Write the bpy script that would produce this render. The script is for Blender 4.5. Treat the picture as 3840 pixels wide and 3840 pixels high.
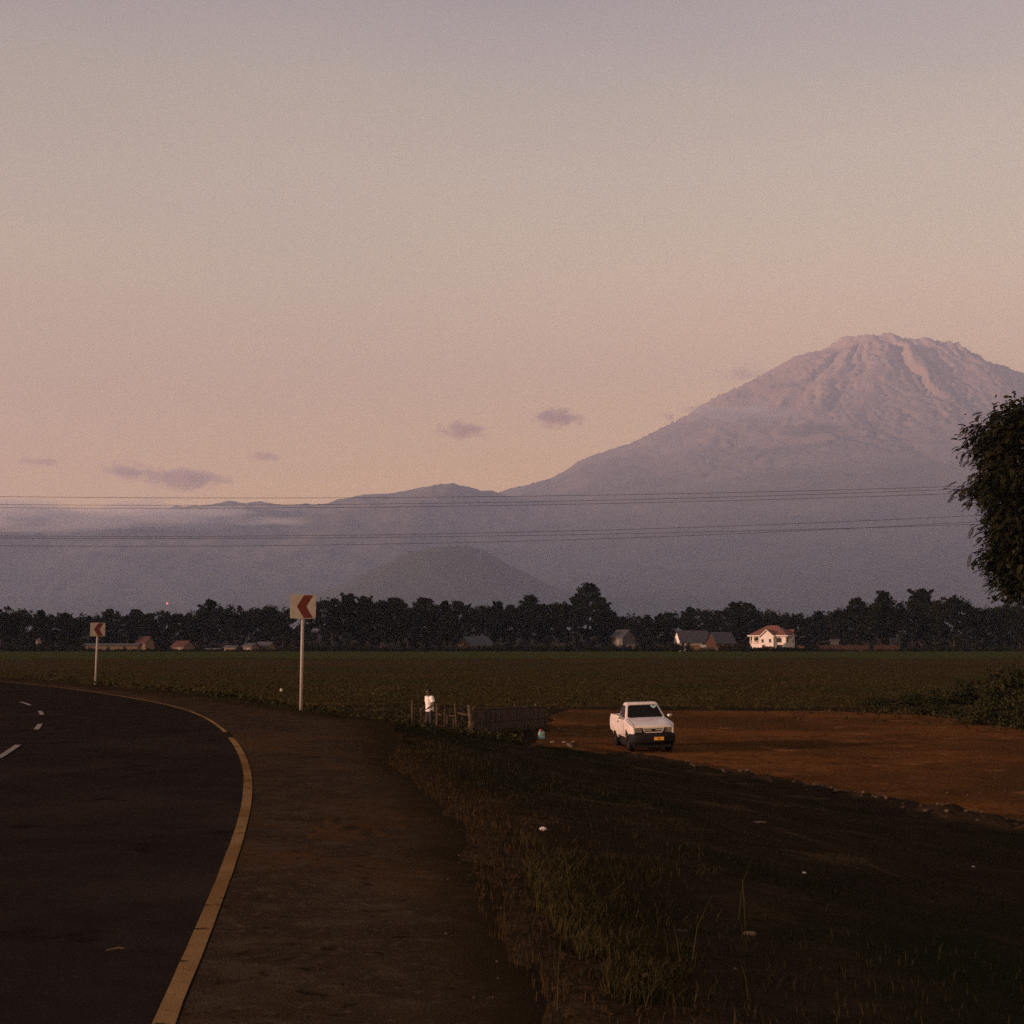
import bpy, bmesh, math, random
import numpy as np
from mathutils import Vector, Matrix, noise as mnoise

R = math.radians
sc = bpy.context.scene
for o in list(bpy.data.objects):
    bpy.data.objects.remove(o)
C = sc.collection

# ------------------------------------------------------------------ camera
CAM_Z = 1.75
PITCH = R(5.0)
F = 80.0 / 56.0                     # focal length in picture widths
cd = bpy.data.cameras.new('camera')
cd.sensor_width = 56.0
cd.lens = 80.0
cd.clip_start = 0.1
cd.clip_end = 80000.0
cam = bpy.data.objects.new('camera', cd)
cam.location = (0, 0, CAM_Z)
cam.rotation_euler = (math.pi / 2 + PITCH, 0, 0)
C.objects.link(cam)
sc.camera = cam

# ------------------------------------------------------------------ sky and sun
SUN_EL = R(9.0)
SUN_DIR = Vector((-0.935, -0.355, 0)).normalized()          # horizontal direction towards the sun
sun_rot = math.atan2(SUN_DIR.x, SUN_DIR.y) % (2 * math.pi)
world = bpy.data.worlds.new('World')
sc.world = world
world.use_nodes = True
wn, wl = world.node_tree.nodes, world.node_tree.links
wn.clear()
w_out = wn.new('ShaderNodeOutputWorld')
w_bg = wn.new('ShaderNodeBackground')
sky = wn.new('ShaderNodeTexSky')
sky.sky_type = 'NISHITA'
sky.sun_disc = False
sky.sun_elevation = SUN_EL
sky.sun_rotation = sun_rot
sky.altitude = 1300
sky.air_density = 1.0
sky.dust_density = 4.0
sky.ozone_density = 1.0
# dusty evening air: the clear-sky blue is pulled towards the mauve and peach of the dust veil
w_tc = wn.new('ShaderNodeTexCoord')
w_sep = wn.new('ShaderNodeSeparateXYZ')
w_ramp = wn.new('ShaderNodeValToRGB')
w_ramp.color_ramp.interpolation = 'B_SPLINE'
cr = w_ramp.color_ramp
SKY_STOPS = [(0.0, (0.91, 0.44, 0.125)), (0.08, (0.90, 0.44, 0.13)), (0.16, (0.77, 0.43, 0.16)), (0.25, (0.59, 0.435, 0.265)),
             (0.36, (0.355, 0.292, 0.235)), (0.44, (0.200, 0.178, 0.190)), (1.0, (0.050, 0.052, 0.078))]
while len(cr.elements) < len(SKY_STOPS):
    cr.elements.new(0.5)
for e, (p, c) in zip(cr.elements, SKY_STOPS):
    e.position = p
    e.color = (*c, 1)
w_mul = wn.new('ShaderNodeMix'); w_mul.data_type = 'RGBA'; w_mul.blend_type = 'MIX'
w_mul.inputs[0].default_value = 0.82
w_gain = wn.new('ShaderNodeMix'); w_gain.data_type = 'RGBA'; w_gain.blend_type = 'MULTIPLY'
w_gain.inputs[0].default_value = 1.0
w_gain.inputs[7].default_value = (20, 20, 20, 1)           # dust colours brought to the scale of the physical sky
wl.new(w_tc.outputs['Generated'], w_sep.inputs[0])
# uneven veil: the height of the bands drifts slowly
w_mp = wn.new('ShaderNodeMapping'); w_mp.inputs['Scale'].default_value = (1.0, 1.0, 4.0)
w_nz = wn.new('ShaderNodeTexNoise'); w_nz.inputs['Scale'].default_value = 3.0; w_nz.inputs['Detail'].default_value = 4
w_ma = wn.new('ShaderNodeMath'); w_ma.operation = 'MULTIPLY_ADD'; w_ma.inputs[1].default_value = 0.05
w_sb = wn.new('ShaderNodeMath'); w_sb.operation = 'SUBTRACT'; w_sb.inputs[1].default_value = 0.025
wl.new(w_tc.outputs['Generated'], w_mp.inputs['Vector']); wl.new(w_mp.outputs[0], w_nz.inputs['Vector'])
wl.new(w_nz.outputs['Fac'], w_ma.inputs[0]); wl.new(w_sep.outputs['Z'], w_ma.inputs[2])
wl.new(w_ma.outputs[0], w_sb.inputs[0]); wl.new(w_sb.outputs[0], w_ramp.inputs[0])
wl.new(w_ramp.outputs[0], w_gain.inputs[6])
wl.new(sky.outputs[0], w_mul.inputs[6])
wl.new(w_gain.outputs[2], w_mul.inputs[7])
# sky dimmed to the left and lifted to the right, imitating lens vignetting
w_az = wn.new('ShaderNodeMapRange')
w_az.inputs['From Min'].default_value = -0.40; w_az.inputs['From Max'].default_value = 0.40
w_az.inputs['To Min'].default_value = 0.80; w_az.inputs['To Max'].default_value = 1.07
w_azm = wn.new('ShaderNodeVectorMath'); w_azm.operation = 'SCALE'
wl.new(w_sep.outputs['X'], w_az.inputs['Value'])
wl.new(w_mul.outputs[2], w_azm.inputs[0]); wl.new(w_az.outputs[0], w_azm.inputs['Scale'])
wl.new(w_azm.outputs[0], w_bg.inputs[0])
w_bg.inputs[1].default_value = 0.1
wl.new(w_bg.outputs[0], w_out.inputs[0])

sd = bpy.data.lights.new('sun', 'SUN')
sd.energy = 5.0
sd.angle = R(0.6)
sd.color = (1.0, 0.58, 0.41)
sun = bpy.data.objects.new('sun', sd)
C.objects.link(sun)
sv = Vector((SUN_DIR.x * math.cos(SUN_EL), SUN_DIR.y * math.cos(SUN_EL), math.sin(SUN_EL)))
sun.rotation_euler = (-sv).to_track_quat('-Z', 'Y').to_euler()

sc.view_settings.view_transform = 'Standard'
sc.view_settings.look = 'None'
sc.view_settings.exposure = 0.0
sc.view_settings.gamma = 1.0
sc.view_settings.use_curve_mapping = False
sc.cycles.max_bounces = 6
sc.cycles.volume_bounces = 2
sc.cycles.use_denoising = False

# ------------------------------------------------------------------ helpers
def px_dir(px, py):
    u = (px - 1920) / (3840 * F)
    v = (1920 - py) / (3840 * F)
    return Vector((u, math.cos(PITCH) - v * math.sin(PITCH), math.sin(PITCH) + v * math.cos(PITCH)))

def at(px, py, depth):
    d = px_dir(px, py)
    return Vector((0, 0, CAM_Z)) + d * (depth / d.y)

def on_plane(px, py, z):
    d = px_dir(px, py)
    return Vector((0, 0, CAM_Z)) + d * ((z - CAM_Z) / d.z)

def tag(o, label=None, cat=None, group=None, kind=None):
    for k, v in (('label', label), ('category', cat), ('group', group), ('kind', kind)):
        if v:
            o[k] = v
    return o

def empty(name, loc, rz=0.0, label=None, cat=None, group=None):
    o = bpy.data.objects.new(name, None)
    o.empty_display_size = 0.2
    C.objects.link(o)
    o.location = loc
    o.rotation_euler = (0, 0, rz)
    return tag(o, label, cat, group)

def link_mesh(name, me, mat, parent=None):
    o = bpy.data.objects.new(name, me)
    if mat is not None and not me.materials:
        me.materials.append(mat)
    C.objects.link(o)
    if parent is not None:
        o.parent = parent
    return o

def obj(name, bm, mat, parent=None, smooth=False):
    me = bpy.data.meshes.new(name)
    bm.to_mesh(me)
    bm.free()
    if smooth:
        me.polygons.foreach_set('use_smooth', [True] * len(me.polygons))
    return link_mesh(name, me, mat, parent)

def np_mesh(name, verts, quads, mat, parent=None, smooth=False, tris=None):
    me = bpy.data.meshes.new(name)
    verts = np.asarray(verts, dtype=np.float32)
    me.vertices.add(len(verts))
    me.vertices.foreach_set('co', verts.ravel())
    loops = []
    starts = []
    n = 0
    if quads is not None and len(quads):
        q = np.asarray(quads, dtype=np.int32)
        loops.append(q.ravel())
        starts.append(np.arange(len(q), dtype=np.int32) * 4)
        n = q.size
    if tris is not None and len(tris):
        t = np.asarray(tris, dtype=np.int32)
        loops.append(t.ravel())
        starts.append(n + np.arange(len(t), dtype=np.int32) * 3)
    loops = np.concatenate(loops); starts = np.concatenate(starts)
    me.loops.add(len(loops))
    me.loops.foreach_set('vertex_index', loops)
    me.polygons.add(len(starts))
    me.polygons.foreach_set('loop_start', starts)
    me.update(calc_edges=True)
    me.validate()
    if smooth:
        me.polygons.foreach_set('use_smooth', [True] * len(me.polygons))
    return link_mesh(name, me, mat, parent)

def grid_quads(nr, nc):
    i = np.arange(nr - 1)[:, None]; j = np.arange(nc - 1)[None, :]
    a = (i * nc + j).ravel()
    return np.stack([a, a + 1, a + nc + 1, a + nc], 1)

def box(bm, x0, x1, y0, y1, z0, z1, M=None):
    vs = [bm.verts.new((x, y, z)) for z in (z0, z1) for y in (y0, y1) for x in (x0, x1)]
    for f in ((0, 2, 3, 1), (4, 5, 7, 6), (0, 1, 5, 4), (2, 6, 7, 3), (0, 4, 6, 2), (1, 3, 7, 5)):
        bm.faces.new([vs[i] for i in f])
    if M is not None:
        for v in vs:
            v.co = M @ v.co
    return vs

def tube(bm, pts, radii, n=8, cap=True):
    pts = [Vector(p) for p in pts]
    if not hasattr(radii, '__len__'):
        radii = [radii] * len(pts)
    rings = []
    up = Vector((0.13, 0.21, 0.97))
    for i, p in enumerate(pts):
        d = (pts[min(i + 1, len(pts) - 1)] - pts[max(i - 1, 0)]).normalized()
        a = d.cross(up)
        if a.length < 1e-3:
            a = d.cross(Vector((1, 0, 0)))
        a.normalize(); b = d.cross(a)
        rings.append([bm.verts.new(p + (a * math.cos(2 * math.pi * k / n) + b * math.sin(2 * math.pi * k / n)) * radii[i]) for k in range(n)])
    for r0, r1 in zip(rings, rings[1:]):
        for k in range(n):
            bm.faces.new((r0[k], r0[(k + 1) % n], r1[(k + 1) % n], r1[k]))
    if cap:
        bm.faces.new(rings[0][::-1]); bm.faces.new(rings[-1])

def prism(bm, poly, axis, a, b, M=None):
    """extrude a 2D polygon (list of pairs) along axis from a to b"""
    def P(u, v, w):
        return {'x': (w, u, v), 'y': (u, w, v), 'z': (u, v, w)}[axis]
    v0 = [bm.verts.new(P(u, v, a)) for u, v in poly]
    v1 = [bm.verts.new(P(u, v, b)) for u, v in poly]
    bm.faces.new(v0); bm.faces.new(v1[::-1])
    n = len(poly)
    for k in range(n):
        bm.faces.new((v0[k], v1[k], v1[(k + 1) % n], v0[(k + 1) % n]))
    if M is not None:
        for v in v0 + v1:
            v.co = M @ v.co
    bmesh.ops.recalc_face_normals(bm, faces=bm.faces[:])

# ------------------------------------------------------------------ materials
MATS = {}
def mat(name, color, rough=0.85, var=0.0, scale=8.0, color2=None, bump=0.0, bump_scale=None, metallic=0.0,
        detail=6.0, spec=0.3, contrast=(0.35, 0.65), emit=None, coat=0.0):
    m = bpy.data.materials.new(name)
    m.use_nodes = True
    nt = m.node_tree; N, L = nt.nodes, nt.links
    b = N['Principled BSDF']
    b.inputs['Roughness'].default_value = rough
    b.inputs['Metallic'].default_value = metallic
    b.inputs['Specular IOR Level'].default_value = spec
    b.inputs['Coat Weight'].default_value = coat
    b.inputs['Base Color'].default_value = (*color, 1)
    tc = N.new('ShaderNodeTexCoord')
    if color2 is not None or var > 0:
        nz = N.new('ShaderNodeTexNoise'); nz.inputs['Scale'].default_value = scale
        nz.inputs['Detail'].default_value = detail; nz.inputs['Roughness'].default_value = 0.65
        L.new(tc.outputs['Object'], nz.inputs['Vector'])
        rp = N.new('ShaderNodeValToRGB')
        rp.color_ramp.elements[0].position = contrast[0]; rp.color_ramp.elements[1].position = contrast[1]
        c2 = color2 if color2 is not None else tuple(min(1, c * (1 + var)) for c in color)
        c1 = color if color2 is not None else tuple(c * (1 - var) for c in color)
        rp.color_ramp.elements[0].color = (*c1, 1); rp.color_ramp.elements[1].color = (*c2, 1)
        L.new(nz.outputs['Fac'], rp.inputs[0]); L.new(rp.outputs[0], b.inputs['Base Color'])
    if bump > 0:
        nb = N.new('ShaderNodeTexNoise'); nb.inputs['Scale'].default_value = bump_scale or scale * 3
        nb.inputs['Detail'].default_value = 5
        L.new(tc.outputs['Object'], nb.inputs['Vector'])
        bp = N.new('ShaderNodeBump'); bp.inputs['Strength'].default_value = 1.0; bp.inputs['Distance'].default_value = bump
        L.new(nb.outputs['Fac'], bp.inputs['Height']); L.new(bp.outputs[0], b.inputs['Normal'])
    if emit is not None:
        b.inputs['Emission Color'].default_value = (*emit[:3], 1); b.inputs['Emission Strength'].default_value = emit[3]
    MATS[name] = m
    return m

def layered(name, stops, rough=0.95, bump=0.02, bump_scale=20.0, patches=()):
    """ground material: base noise between stops, then overlaid patches (scale, threshold, softness, colour, seed)"""
    m = bpy.data.materials.new(name)
    m.use_nodes = True
    N, L = m.node_tree.nodes, m.node_tree.links
    b = N['Principled BSDF']
    b.inputs['Roughness'].default_value = rough
    b.inputs['Specular IOR Level'].default_value = 0.0
    tc = N.new('ShaderNodeTexCoord')
    nz = N.new('ShaderNodeTexNoise'); nz.inputs['Scale'].default_value = 1.3
    nz.inputs['Detail'].default_value = 12; nz.inputs['Roughness'].default_value = 0.75
    L.new(tc.outputs['Object'], nz.inputs['Vector'])
    rp = N.new('ShaderNodeValToRGB')
    while len(rp.color_ramp.elements) < len(stops):
        rp.color_ramp.elements.new(0.5)
    for e, (p, c) in zip(rp.color_ramp.elements, stops):
        e.position = p; e.color = (*c, 1)
    L.new(nz.outputs['Fac'], rp.inputs[0])
    cur = rp.outputs[0]
    for (scale, th, soft, colr, seed) in patches:
        mp = N.new('ShaderNodeMapping'); mp.inputs['Location'].default_value = (seed, seed * 1.7, seed * 0.3)
        L.new(tc.outputs['Object'], mp.inputs['Vector'])
        n2 = N.new('ShaderNodeTexNoise'); n2.inputs['Scale'].default_value = scale; n2.inputs['Detail'].default_value = 8
        n2.inputs['Roughness'].default_value = 0.6
        L.new(mp.outputs[0], n2.inputs['Vector'])
        mr = N.new('ShaderNodeMapRange'); mr.inputs['From Min'].default_value = th - soft; mr.inputs['From Max'].default_value = th + soft
        L.new(n2.outputs['Fac'], mr.inputs['Value'])
        mx = N.new('ShaderNodeMix'); mx.data_type = 'RGBA'
        L.new(mr.outputs[0], mx.inputs[0]); L.new(cur, mx.inputs[6]); mx.inputs[7].default_value = (*colr, 1)
        cur = mx.outputs[2]
    L.new(cur, b.inputs['Base Color'])
    nb = N.new('ShaderNodeTexNoise'); nb.inputs['Scale'].default_value = bump_scale; nb.inputs['Detail'].default_value = 8
    L.new(tc.outputs['Object'], nb.inputs['Vector'])
    bp = N.new('ShaderNodeBump'); bp.inputs['Distance'].default_value = bump
    L.new(nb.outputs['Fac'], bp.inputs['Height']); L.new(bp.outputs[0], b.inputs['Normal'])
    MATS[name] = m
    return m

rng = np.random.default_rng(7)

# smooth value noise on numpy arrays
_PERM = np.random.default_rng(11).random((512, 512)).astype(np.float64)
def vnoise(x, y):
    xi = np.floor(x).astype(int); yi = np.floor(y).astype(int)
    fx = x - xi; fy = y - yi
    fx = fx * fx * fx * (fx * (fx * 6 - 15) + 10); fy = fy * fy * fy * (fy * (fy * 6 - 15) + 10)
    g = lambda a, b: _PERM[a % 512, b % 512]
    return (g(xi, yi) * (1 - fx) + g(xi + 1, yi) * fx) * (1 - fy) + (g(xi, yi + 1) * (1 - fx) + g(xi + 1, yi + 1) * fx) * fy
def fbm(x, y, oct=5, gain=0.5):
    s = np.zeros_like(x, dtype=float); a = 1.0; t = 0.0; f = 1.0
    for k in range(oct):
        s += a * vnoise(x * f + 17.3 * k, y * f - 9.1 * k); t += a; a *= gain; f *= 2.03
    return s / t
def ridged(x, y, oct=5, gain=0.5):
    s = np.zeros_like(x, dtype=float); a = 1.0; t = 0.0; f = 1.0
    for k in range(oct):
        s += a * (1 - np.abs(2 * vnoise(x * f + 31.7 * k, y * f + 5.3 * k) - 1)); t += a; a *= gain; f *= 2.07
    return s / t

# ------------------------------------------------------------------ the road's course
EDGE_PX = [(614, 3840), (701, 3638), (763, 3506), (818, 3381), (860, 3270), (902, 3152), (933, 3055), (952, 2972), (947, 2909),
           (923, 2840), (881, 2774), (853, 2743), (798, 2701), (728, 2666), (638, 2641), (513, 2621), (416, 2604), (243, 2580), (69, 2562)]
_e = np.array([on_plane(*p, 0.0)[:2] for p in EDGE_PX])
_d0 = (_e[1] - _e[0]) / np.linalg.norm(_e[1] - _e[0])
_e = np.vstack([_e[0] - _d0 * 40, _e[0] - _d0 * 20, _e[0] - _d0 * 8, _e])
_dl = (_e[-1] - _e[-4]) / np.linalg.norm(_e[-1] - _e[-4])
ang = math.atan2(_dl[1], _dl[0])
ext = [_e[-1]]
for k in range(8):
    ang += 0.06
    ext.append(ext[-1] + 8 * np.array([math.cos(ang), math.sin(ang)]))
_e = np.vstack([_e, ext[1:]])
_t = np.concatenate([[0], np.cumsum(np.linalg.norm(np.diff(_e, axis=0), axis=1))])
_tt = np.arange(0, _t[-1], 0.4)
EDGE = np.stack([np.interp(_tt, _t, _e[:, 0]), np.interp(_tt, _t, _e[:, 1])], 1)
for _ in range(160):                       # relax the survey points into an even curve
    EDGE[1:-1] = 0.5 * EDGE[1:-1] + 0.25 * (EDGE[:-2] + EDGE[2:])
TAN = np.gradient(EDGE, axis=0); TAN /= np.linalg.norm(TAN, axis=1)[:, None]
NOR = np.stack([TAN[:, 1], -TAN[:, 0]], 1)          # points to the outside of the bend (right)

def s_of(x, y):
    """signed distance outside the edge line"""
    x = np.atleast_1d(np.asarray(x, float)).ravel(); y = np.atleast_1d(np.asarray(y, float)).ravel()
    out = np.empty(len(x))
    E = EDGE[::2]; NN = NOR[::2]
    for i in range(0, len(x), 20000):
        dx = x[i:i + 20000, None] - E[None, :, 0]; dy = y[i:i + 20000, None] - E[None, :, 1]
        d2 = dx * dx + dy * dy
        k = np.argmin(d2, 1); r = np.arange(len(k))
        sg = np.sign(dx[r, k] * NN[k, 0] + dy[r, k] * NN[k, 1])
        out[i:i + 20000] = sg * np.sqrt(d2[r, k])
    return out

PS = [-4000, -60, -30, -12, -8, 0, 2.4, 4.0, 9.0, 14.0, 18, 24, 45, 110, 440, 480, 620, 1500, 4000, 9000]
PZ = [-3, -1.5, -0.8, -0.3, 0, 0, -0.03, -0.22, -1.20, -1.98, -2.08, -2.14, -2.28, -2.4, -2.35, -2.2, -0.9, 6, 30, 60]
def T0(x, y):
    s = s_of(x, y)
    return np.interp(s, PS, PZ), s
def T(x, y):
    return float(T0(x, y)[0][0])

# lot outline: left and right side for every row
LOT_Y = [24, 30, 34, 38, 42, 46, 48.5, 50, 56, 64, 72, 80, 85]
LOT_L = [13.2, 10.5, 9.1, 7.6, 6.0, 4.2, 1.8, 0.2, 0.6, 1.4, 1.7, 2.2, 4.0]
LOT_R = [60, 60, 60, 60, 58, 52, 48, 46, 38, 29, 24, 21, 17]
def lot_l(y): return np.interp(y, LOT_Y, LOT_L)
def lot_r(y): return np.interp(y, LOT_Y, LOT_R)

def berm(x, y, s):
    along = np.clip((y - 24) / 4, 0, 1) * np.clip((50 - y) / 5, 0, 1)
    d = (x - lot_l(y)) * 0.85 + 0.9
    return along * np.exp(-(d / 0.75) ** 2) * (0.02 + 0.30 * fbm(x * 0.9 + 3, y * 0.9, 4) + 0.30 * (ridged(x * 1.5, y * 1.5, 3) - 0.5))

SH_Y = [-40, 6, 10, 14, 17, 21, 27, 32, 38, 46, 60, 100]; SH_W = [2.1, 2.1, 2.05, 2.45, 2.35, 2.3, 3.3, 3.8, 2.8, 1.6, 1.3, 1.3]
def ground_z(x, y):
    z, s = T0(x, y)
    x = np.ravel(x); y = np.ravel(y)
    near = np.clip((s - 1.5) / 2.0, 0, 1) * np.clip((120 - y) / 60, 0, 1)
    z = z + near * (0.16 * (fbm(x * 0.35, y * 0.35, 3) - 0.5) + 0.10 * (fbm(x * 1.6, y * 1.6, 3) - 0.5))
    z = z + berm(x, y, s)
    inside = (y > 24.5) & (y < 84) & (x > lot_l(y) + 0.5) & (x < lot_r(y) - 0.5)
    z = np.where(inside, T0(x, y)[0] - 0.10, z)
    w_sh = np.interp(y, SH_Y, SH_W)
    z = np.where((s < w_sh - 0.30) & (s > -8), np.minimum(z, -0.02) - 0.07, z)
    return z
def G(x, y):
    return float(ground_z(np.array([x]), np.array([y]))[0])
# ================================================================== SETTING
def spaced(a, b, step, far, growth):
    core = list(np.arange(a, b + 1e-6, step))
    p, st = core[-1], step
    while p < far:
        st *= growth; p += st; core.append(p)
    return core
_r = spaced(0, 14, 0.3, 9500, 1.055)
XS = np.array([-v for v in _r[:0:-1]] + _r)
YS = np.array([-v for v in spaced(0, 6, 1.0, 300, 1.4)[:0:-1]] + spaced(0, 62, 0.3, 9000, 1.03))
X, Y = np.meshgrid(XS, YS)
Z = ground_z(X, Y)
m_ground = layered('verge_soil', [(0.25, (0.018, 0.0125, 0.008)), (0.5, (0.028, 0.019, 0.0115)), (0.75, (0.050, 0.032, 0.018))],
                   bump=0.05, bump_scale=9, patches=[(0.22, 0.57, 0.07, (0.017, 0.0155, 0.0075), 3.0), (0.6, 0.63, 0.04, (0.058, 0.038, 0.020), 9.0)])
ground = np_mesh('ground', np.stack([X.ravel(), Y.ravel(), Z], 1), grid_quads(len(YS), len(XS)), m_ground, smooth=True)
tag(ground, kind='structure')

# road: a strip swept along the edge line, with a slight thickness
def strip(name, offs, zs, mat_, i0=0, i1=None, step=1, wob=None):
    idx = np.arange(i0, i1 or len(EDGE), step)
    V = []
    for i in idx:
        for k, (o_, z_) in enumerate(zip(offs, zs)):
            oo = o_ + (wob(i, k) if wob else 0)
            p = EDGE[i] + NOR[i] * oo
            V.append((p[0], p[1], z_))
    return np_mesh(name, V, grid_quads(len(idx), len(offs)), mat_, smooth=True)
m_asphalt = layered('asphalt', [(0.2, (0.014, 0.011, 0.009)), (0.5, (0.021, 0.0165, 0.0135)), (0.8, (0.032, 0.025, 0.020))], rough=0.9,
                    bump=0.006, bump_scale=120, patches=[(0.35, 0.60, 0.09, (0.030, 0.023, 0.018), 2.0), (0.8, 0.64, 0.03, (0.012, 0.010, 0.008), 21.0), (40.0, 0.66, 0.04, (0.050, 0.040, 0.033), 5.0)])
road = strip('road', [0.072, 0.060, 0.0, -2, -3.6, -5.5, -7.3, -7.35], [-0.12, 0.0015, 0.0035, 0.02, 0.035, 0.02, 0.0, -0.12], m_asphalt)
tag(road, kind='structure')
def sh_w(i):
    y = EDGE[i][1]
    return float(np.interp(y, SH_Y, SH_W))
def sh_wob(i, k):
    fr = k / 6
    n = 0.35 * (float(fbm(np.array([i * 0.13]), np.array([2.2]), 4)[0]) - 0.5) + 0.25 * (float(fbm(np.array([i * 0.6]), np.array([7.2]), 3)[0]) - 0.5)
    return fr * (sh_w(i) + n * 1.6) + 0.062 * (1 - fr)
m_shoulder = layered('shoulder_gravel', [(0.25, (0.023, 0.016, 0.011)), (0.5, (0.036, 0.025, 0.017)), (0.75, (0.056, 0.039, 0.027))],
                     bump=0.012, bump_scale=60, patches=[(0.35, 0.55, 0.08, (0.062, 0.033, 0.015), 5.0), (2.5, 0.58, 0.06, (0.052, 0.037, 0.025), 7.0), (14.0, 0.60, 0.05, (0.062, 0.045, 0.032), 17.0), (9.0, 0.63, 0.04, (0.018, 0.012, 0.008), 11.0), (0.9, 0.64, 0.04, (0.028, 0.019, 0.013), 1.0)])
NSH = 7
shoulder = strip('road_shoulder', [0.0] * NSH, [0.004, 0.002, -0.006, -0.014, -0.020, -0.026, -0.075], m_shoulder, wob=sh_wob)
at_ = shoulder.data.attributes.new('rim', 'FLOAT', 'POINT')
at_.data.foreach_set('value', np.tile(np.linspace(0, 1, NSH) ** 1.5, len(shoulder.data.vertices) // NSH).astype(np.float32))
_N, _L = m_shoulder.node_tree.nodes, m_shoulder.node_tree.links      # the gravel thins out into verge soil towards its rim
_b = _N['Principled BSDF']; _src = _b.inputs['Base Color'].links[0].from_socket
_at = _N.new('ShaderNodeAttribute'); _at.attribute_name = 'rim'
_tc = _N.new('ShaderNodeTexCoord'); _nz = _N.new('ShaderNodeTexNoise'); _nz.inputs['Scale'].default_value = 2.6; _nz.inputs['Detail'].default_value = 10; _nz.inputs['Roughness'].default_value = 0.7
_L.new(_tc.outputs['Object'], _nz.inputs['Vector'])
_ad = _N.new('ShaderNodeMath'); _ad.operation = 'ADD'; _L.new(_at.outputs['Fac'], _ad.inputs[0]); _L.new(_nz.outputs['Fac'], _ad.inputs[1])
_mr = _N.new('ShaderNodeMapRange'); _mr.inputs['From Min'].default_value = 0.92; _mr.inputs['From Max'].default_value = 1.30; _L.new(_ad.outputs[0], _mr.inputs['Value'])
_mx = _N.new('ShaderNodeMix'); _mx.data_type = 'RGBA'; _L.new(_mr.outputs[0], _mx.inputs[0]); _L.new(_src, _mx.inputs[6]); _mx.inputs[7].default_value = (0.026, 0.018, 0.010, 1)
_L.new(_mx.outputs[2], _b.inputs['Base Color'])
tag(shoulder, kind='structure')

# painted lines
m_yellow = layered('worn_yellow_paint', [(0.2, (0.14, 0.080, 0.034)), (0.5, (0.21, 0.125, 0.055)), (0.8, (0.27, 0.168, 0.078))], bump=0.003, bump_scale=90, patches=[(7.0, 0.63, 0.03, (0.040, 0.026, 0.016), 3.0), (28.0, 0.66, 0.03, (0.045, 0.028, 0.017), 6.0), (0.5, 0.60, 0.10, (0.12, 0.058, 0.020), 9.0)])
m_white_paint = mat('white_road_paint', (0.12, 0.10, 0.085), 0.8, color2=(0.20, 0.165, 0.14), scale=6)
gap = int(np.argmin(np.abs(EDGE[:, 1] - 27.2) + 100 * (EDGE[:, 0] > 0)))
def line_wob(i, k):
    return (float(fbm(np.array([i * 0.9 + k * 40]), np.array([4.4]), 3)[0]) - 0.5) * 0.012
def line_z(o_): return 0.004 + 0.0045
near_line = strip('edge_line', [0.052, -0.052], [0.0065, 0.0068], m_yellow, 0, gap - 1, wob=line_wob)
tag(near_line, 'long worn yellow edge line curving along the near asphalt', 'road line', 'road edge lines')
far_line = strip('edge_line', [0.040, -0.040], [0.0065, 0.0068], m_yellow, gap + 2, len(EDGE), wob=line_wob)
tag(far_line, 'thin far stretch of worn yellow edge line beyond the gap in the bend', 'road line', 'road edge lines')
def dash(y0, y1, label):
    ctr = EDGE - NOR * 3.5
    i0 = int(np.argmin(np.abs(ctr[:, 1] - y0))); i1 = int(np.argmin(np.abs(ctr[:, 1] - y1)))
    o = strip('lane_dash', [-3.45, -3.5, -3.55], [0.041, 0.0415, 0.041], m_white_paint, i0, i1 + 1)
    tag(o, label, 'road marking', 'white lane dashes')
dash(21.7, 24.2, 'nearest and longest white lane dash on the dark asphalt')
dash(28.2, 30.4, 'second white lane dash from the viewer in the bend')
dash(33.9, 35.8, 'third white lane dash from the viewer in the bend')
dash(38.9, 40.9, 'farthest white lane dash near the left picture edge')
bm = bmesh.new()
p = on_plane(402, 3562, 0.03); q = on_plane(466, 3556, 0.03)
tube(bm, [p, (p * 0.4 + q * 0.6) + Vector((0, 0.01, 0.004)), q], [0.004, 0.006, 0.003], 5)
tag(obj('twig', bm, mat('pale_twig', (0.16, 0.11, 0.07))), 'short pale twig lying on the near asphalt', 'twig')

# dirt lot
rows = np.arange(24, 85.01, 0.4); ncol = 90
V = []
for y in rows:
    a = lot_l(y) + 0.35 * (float(fbm(np.array([y * 0.7]), np.array([1.0]), 4)[0]) - 0.5) * 2.2
    b = lot_r(y) + 6 * (float(fbm(np.array([y * 0.25]), np.array([5.0]), 4)[0]) - 0.5)
    for f in np.linspace(0, 1, ncol) ** 1.3:
        V.append((a + (b - a) * f, y))
V = np.array(V)
zt, _s = T0(V[:, 0], V[:, 1])
edge_col = np.tile(np.arange(ncol), len(rows)); edge_row = np.repeat(np.arange(len(rows)), ncol)
inner = np.minimum(np.minimum(edge_col, ncol - 1 - edge_col) / 3, (len(rows) - 1 - edge_row) / 4)
zl = zt + 0.03 * np.clip(inner, 0, 1) - 0.10 * (1 - np.clip(inner, 0, 1)) + 0.05 * (fbm(V[:, 0] * 0.5, V[:, 1] * 0.9, 3) - 0.5)
rut = 0.035 * np.sin((V[:, 1] * 0.9 + V[:, 0] * 0.16) * 1.2) * fbm(V[:, 0] * 0.1, V[:, 1] * 0.3, 2)
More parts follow.
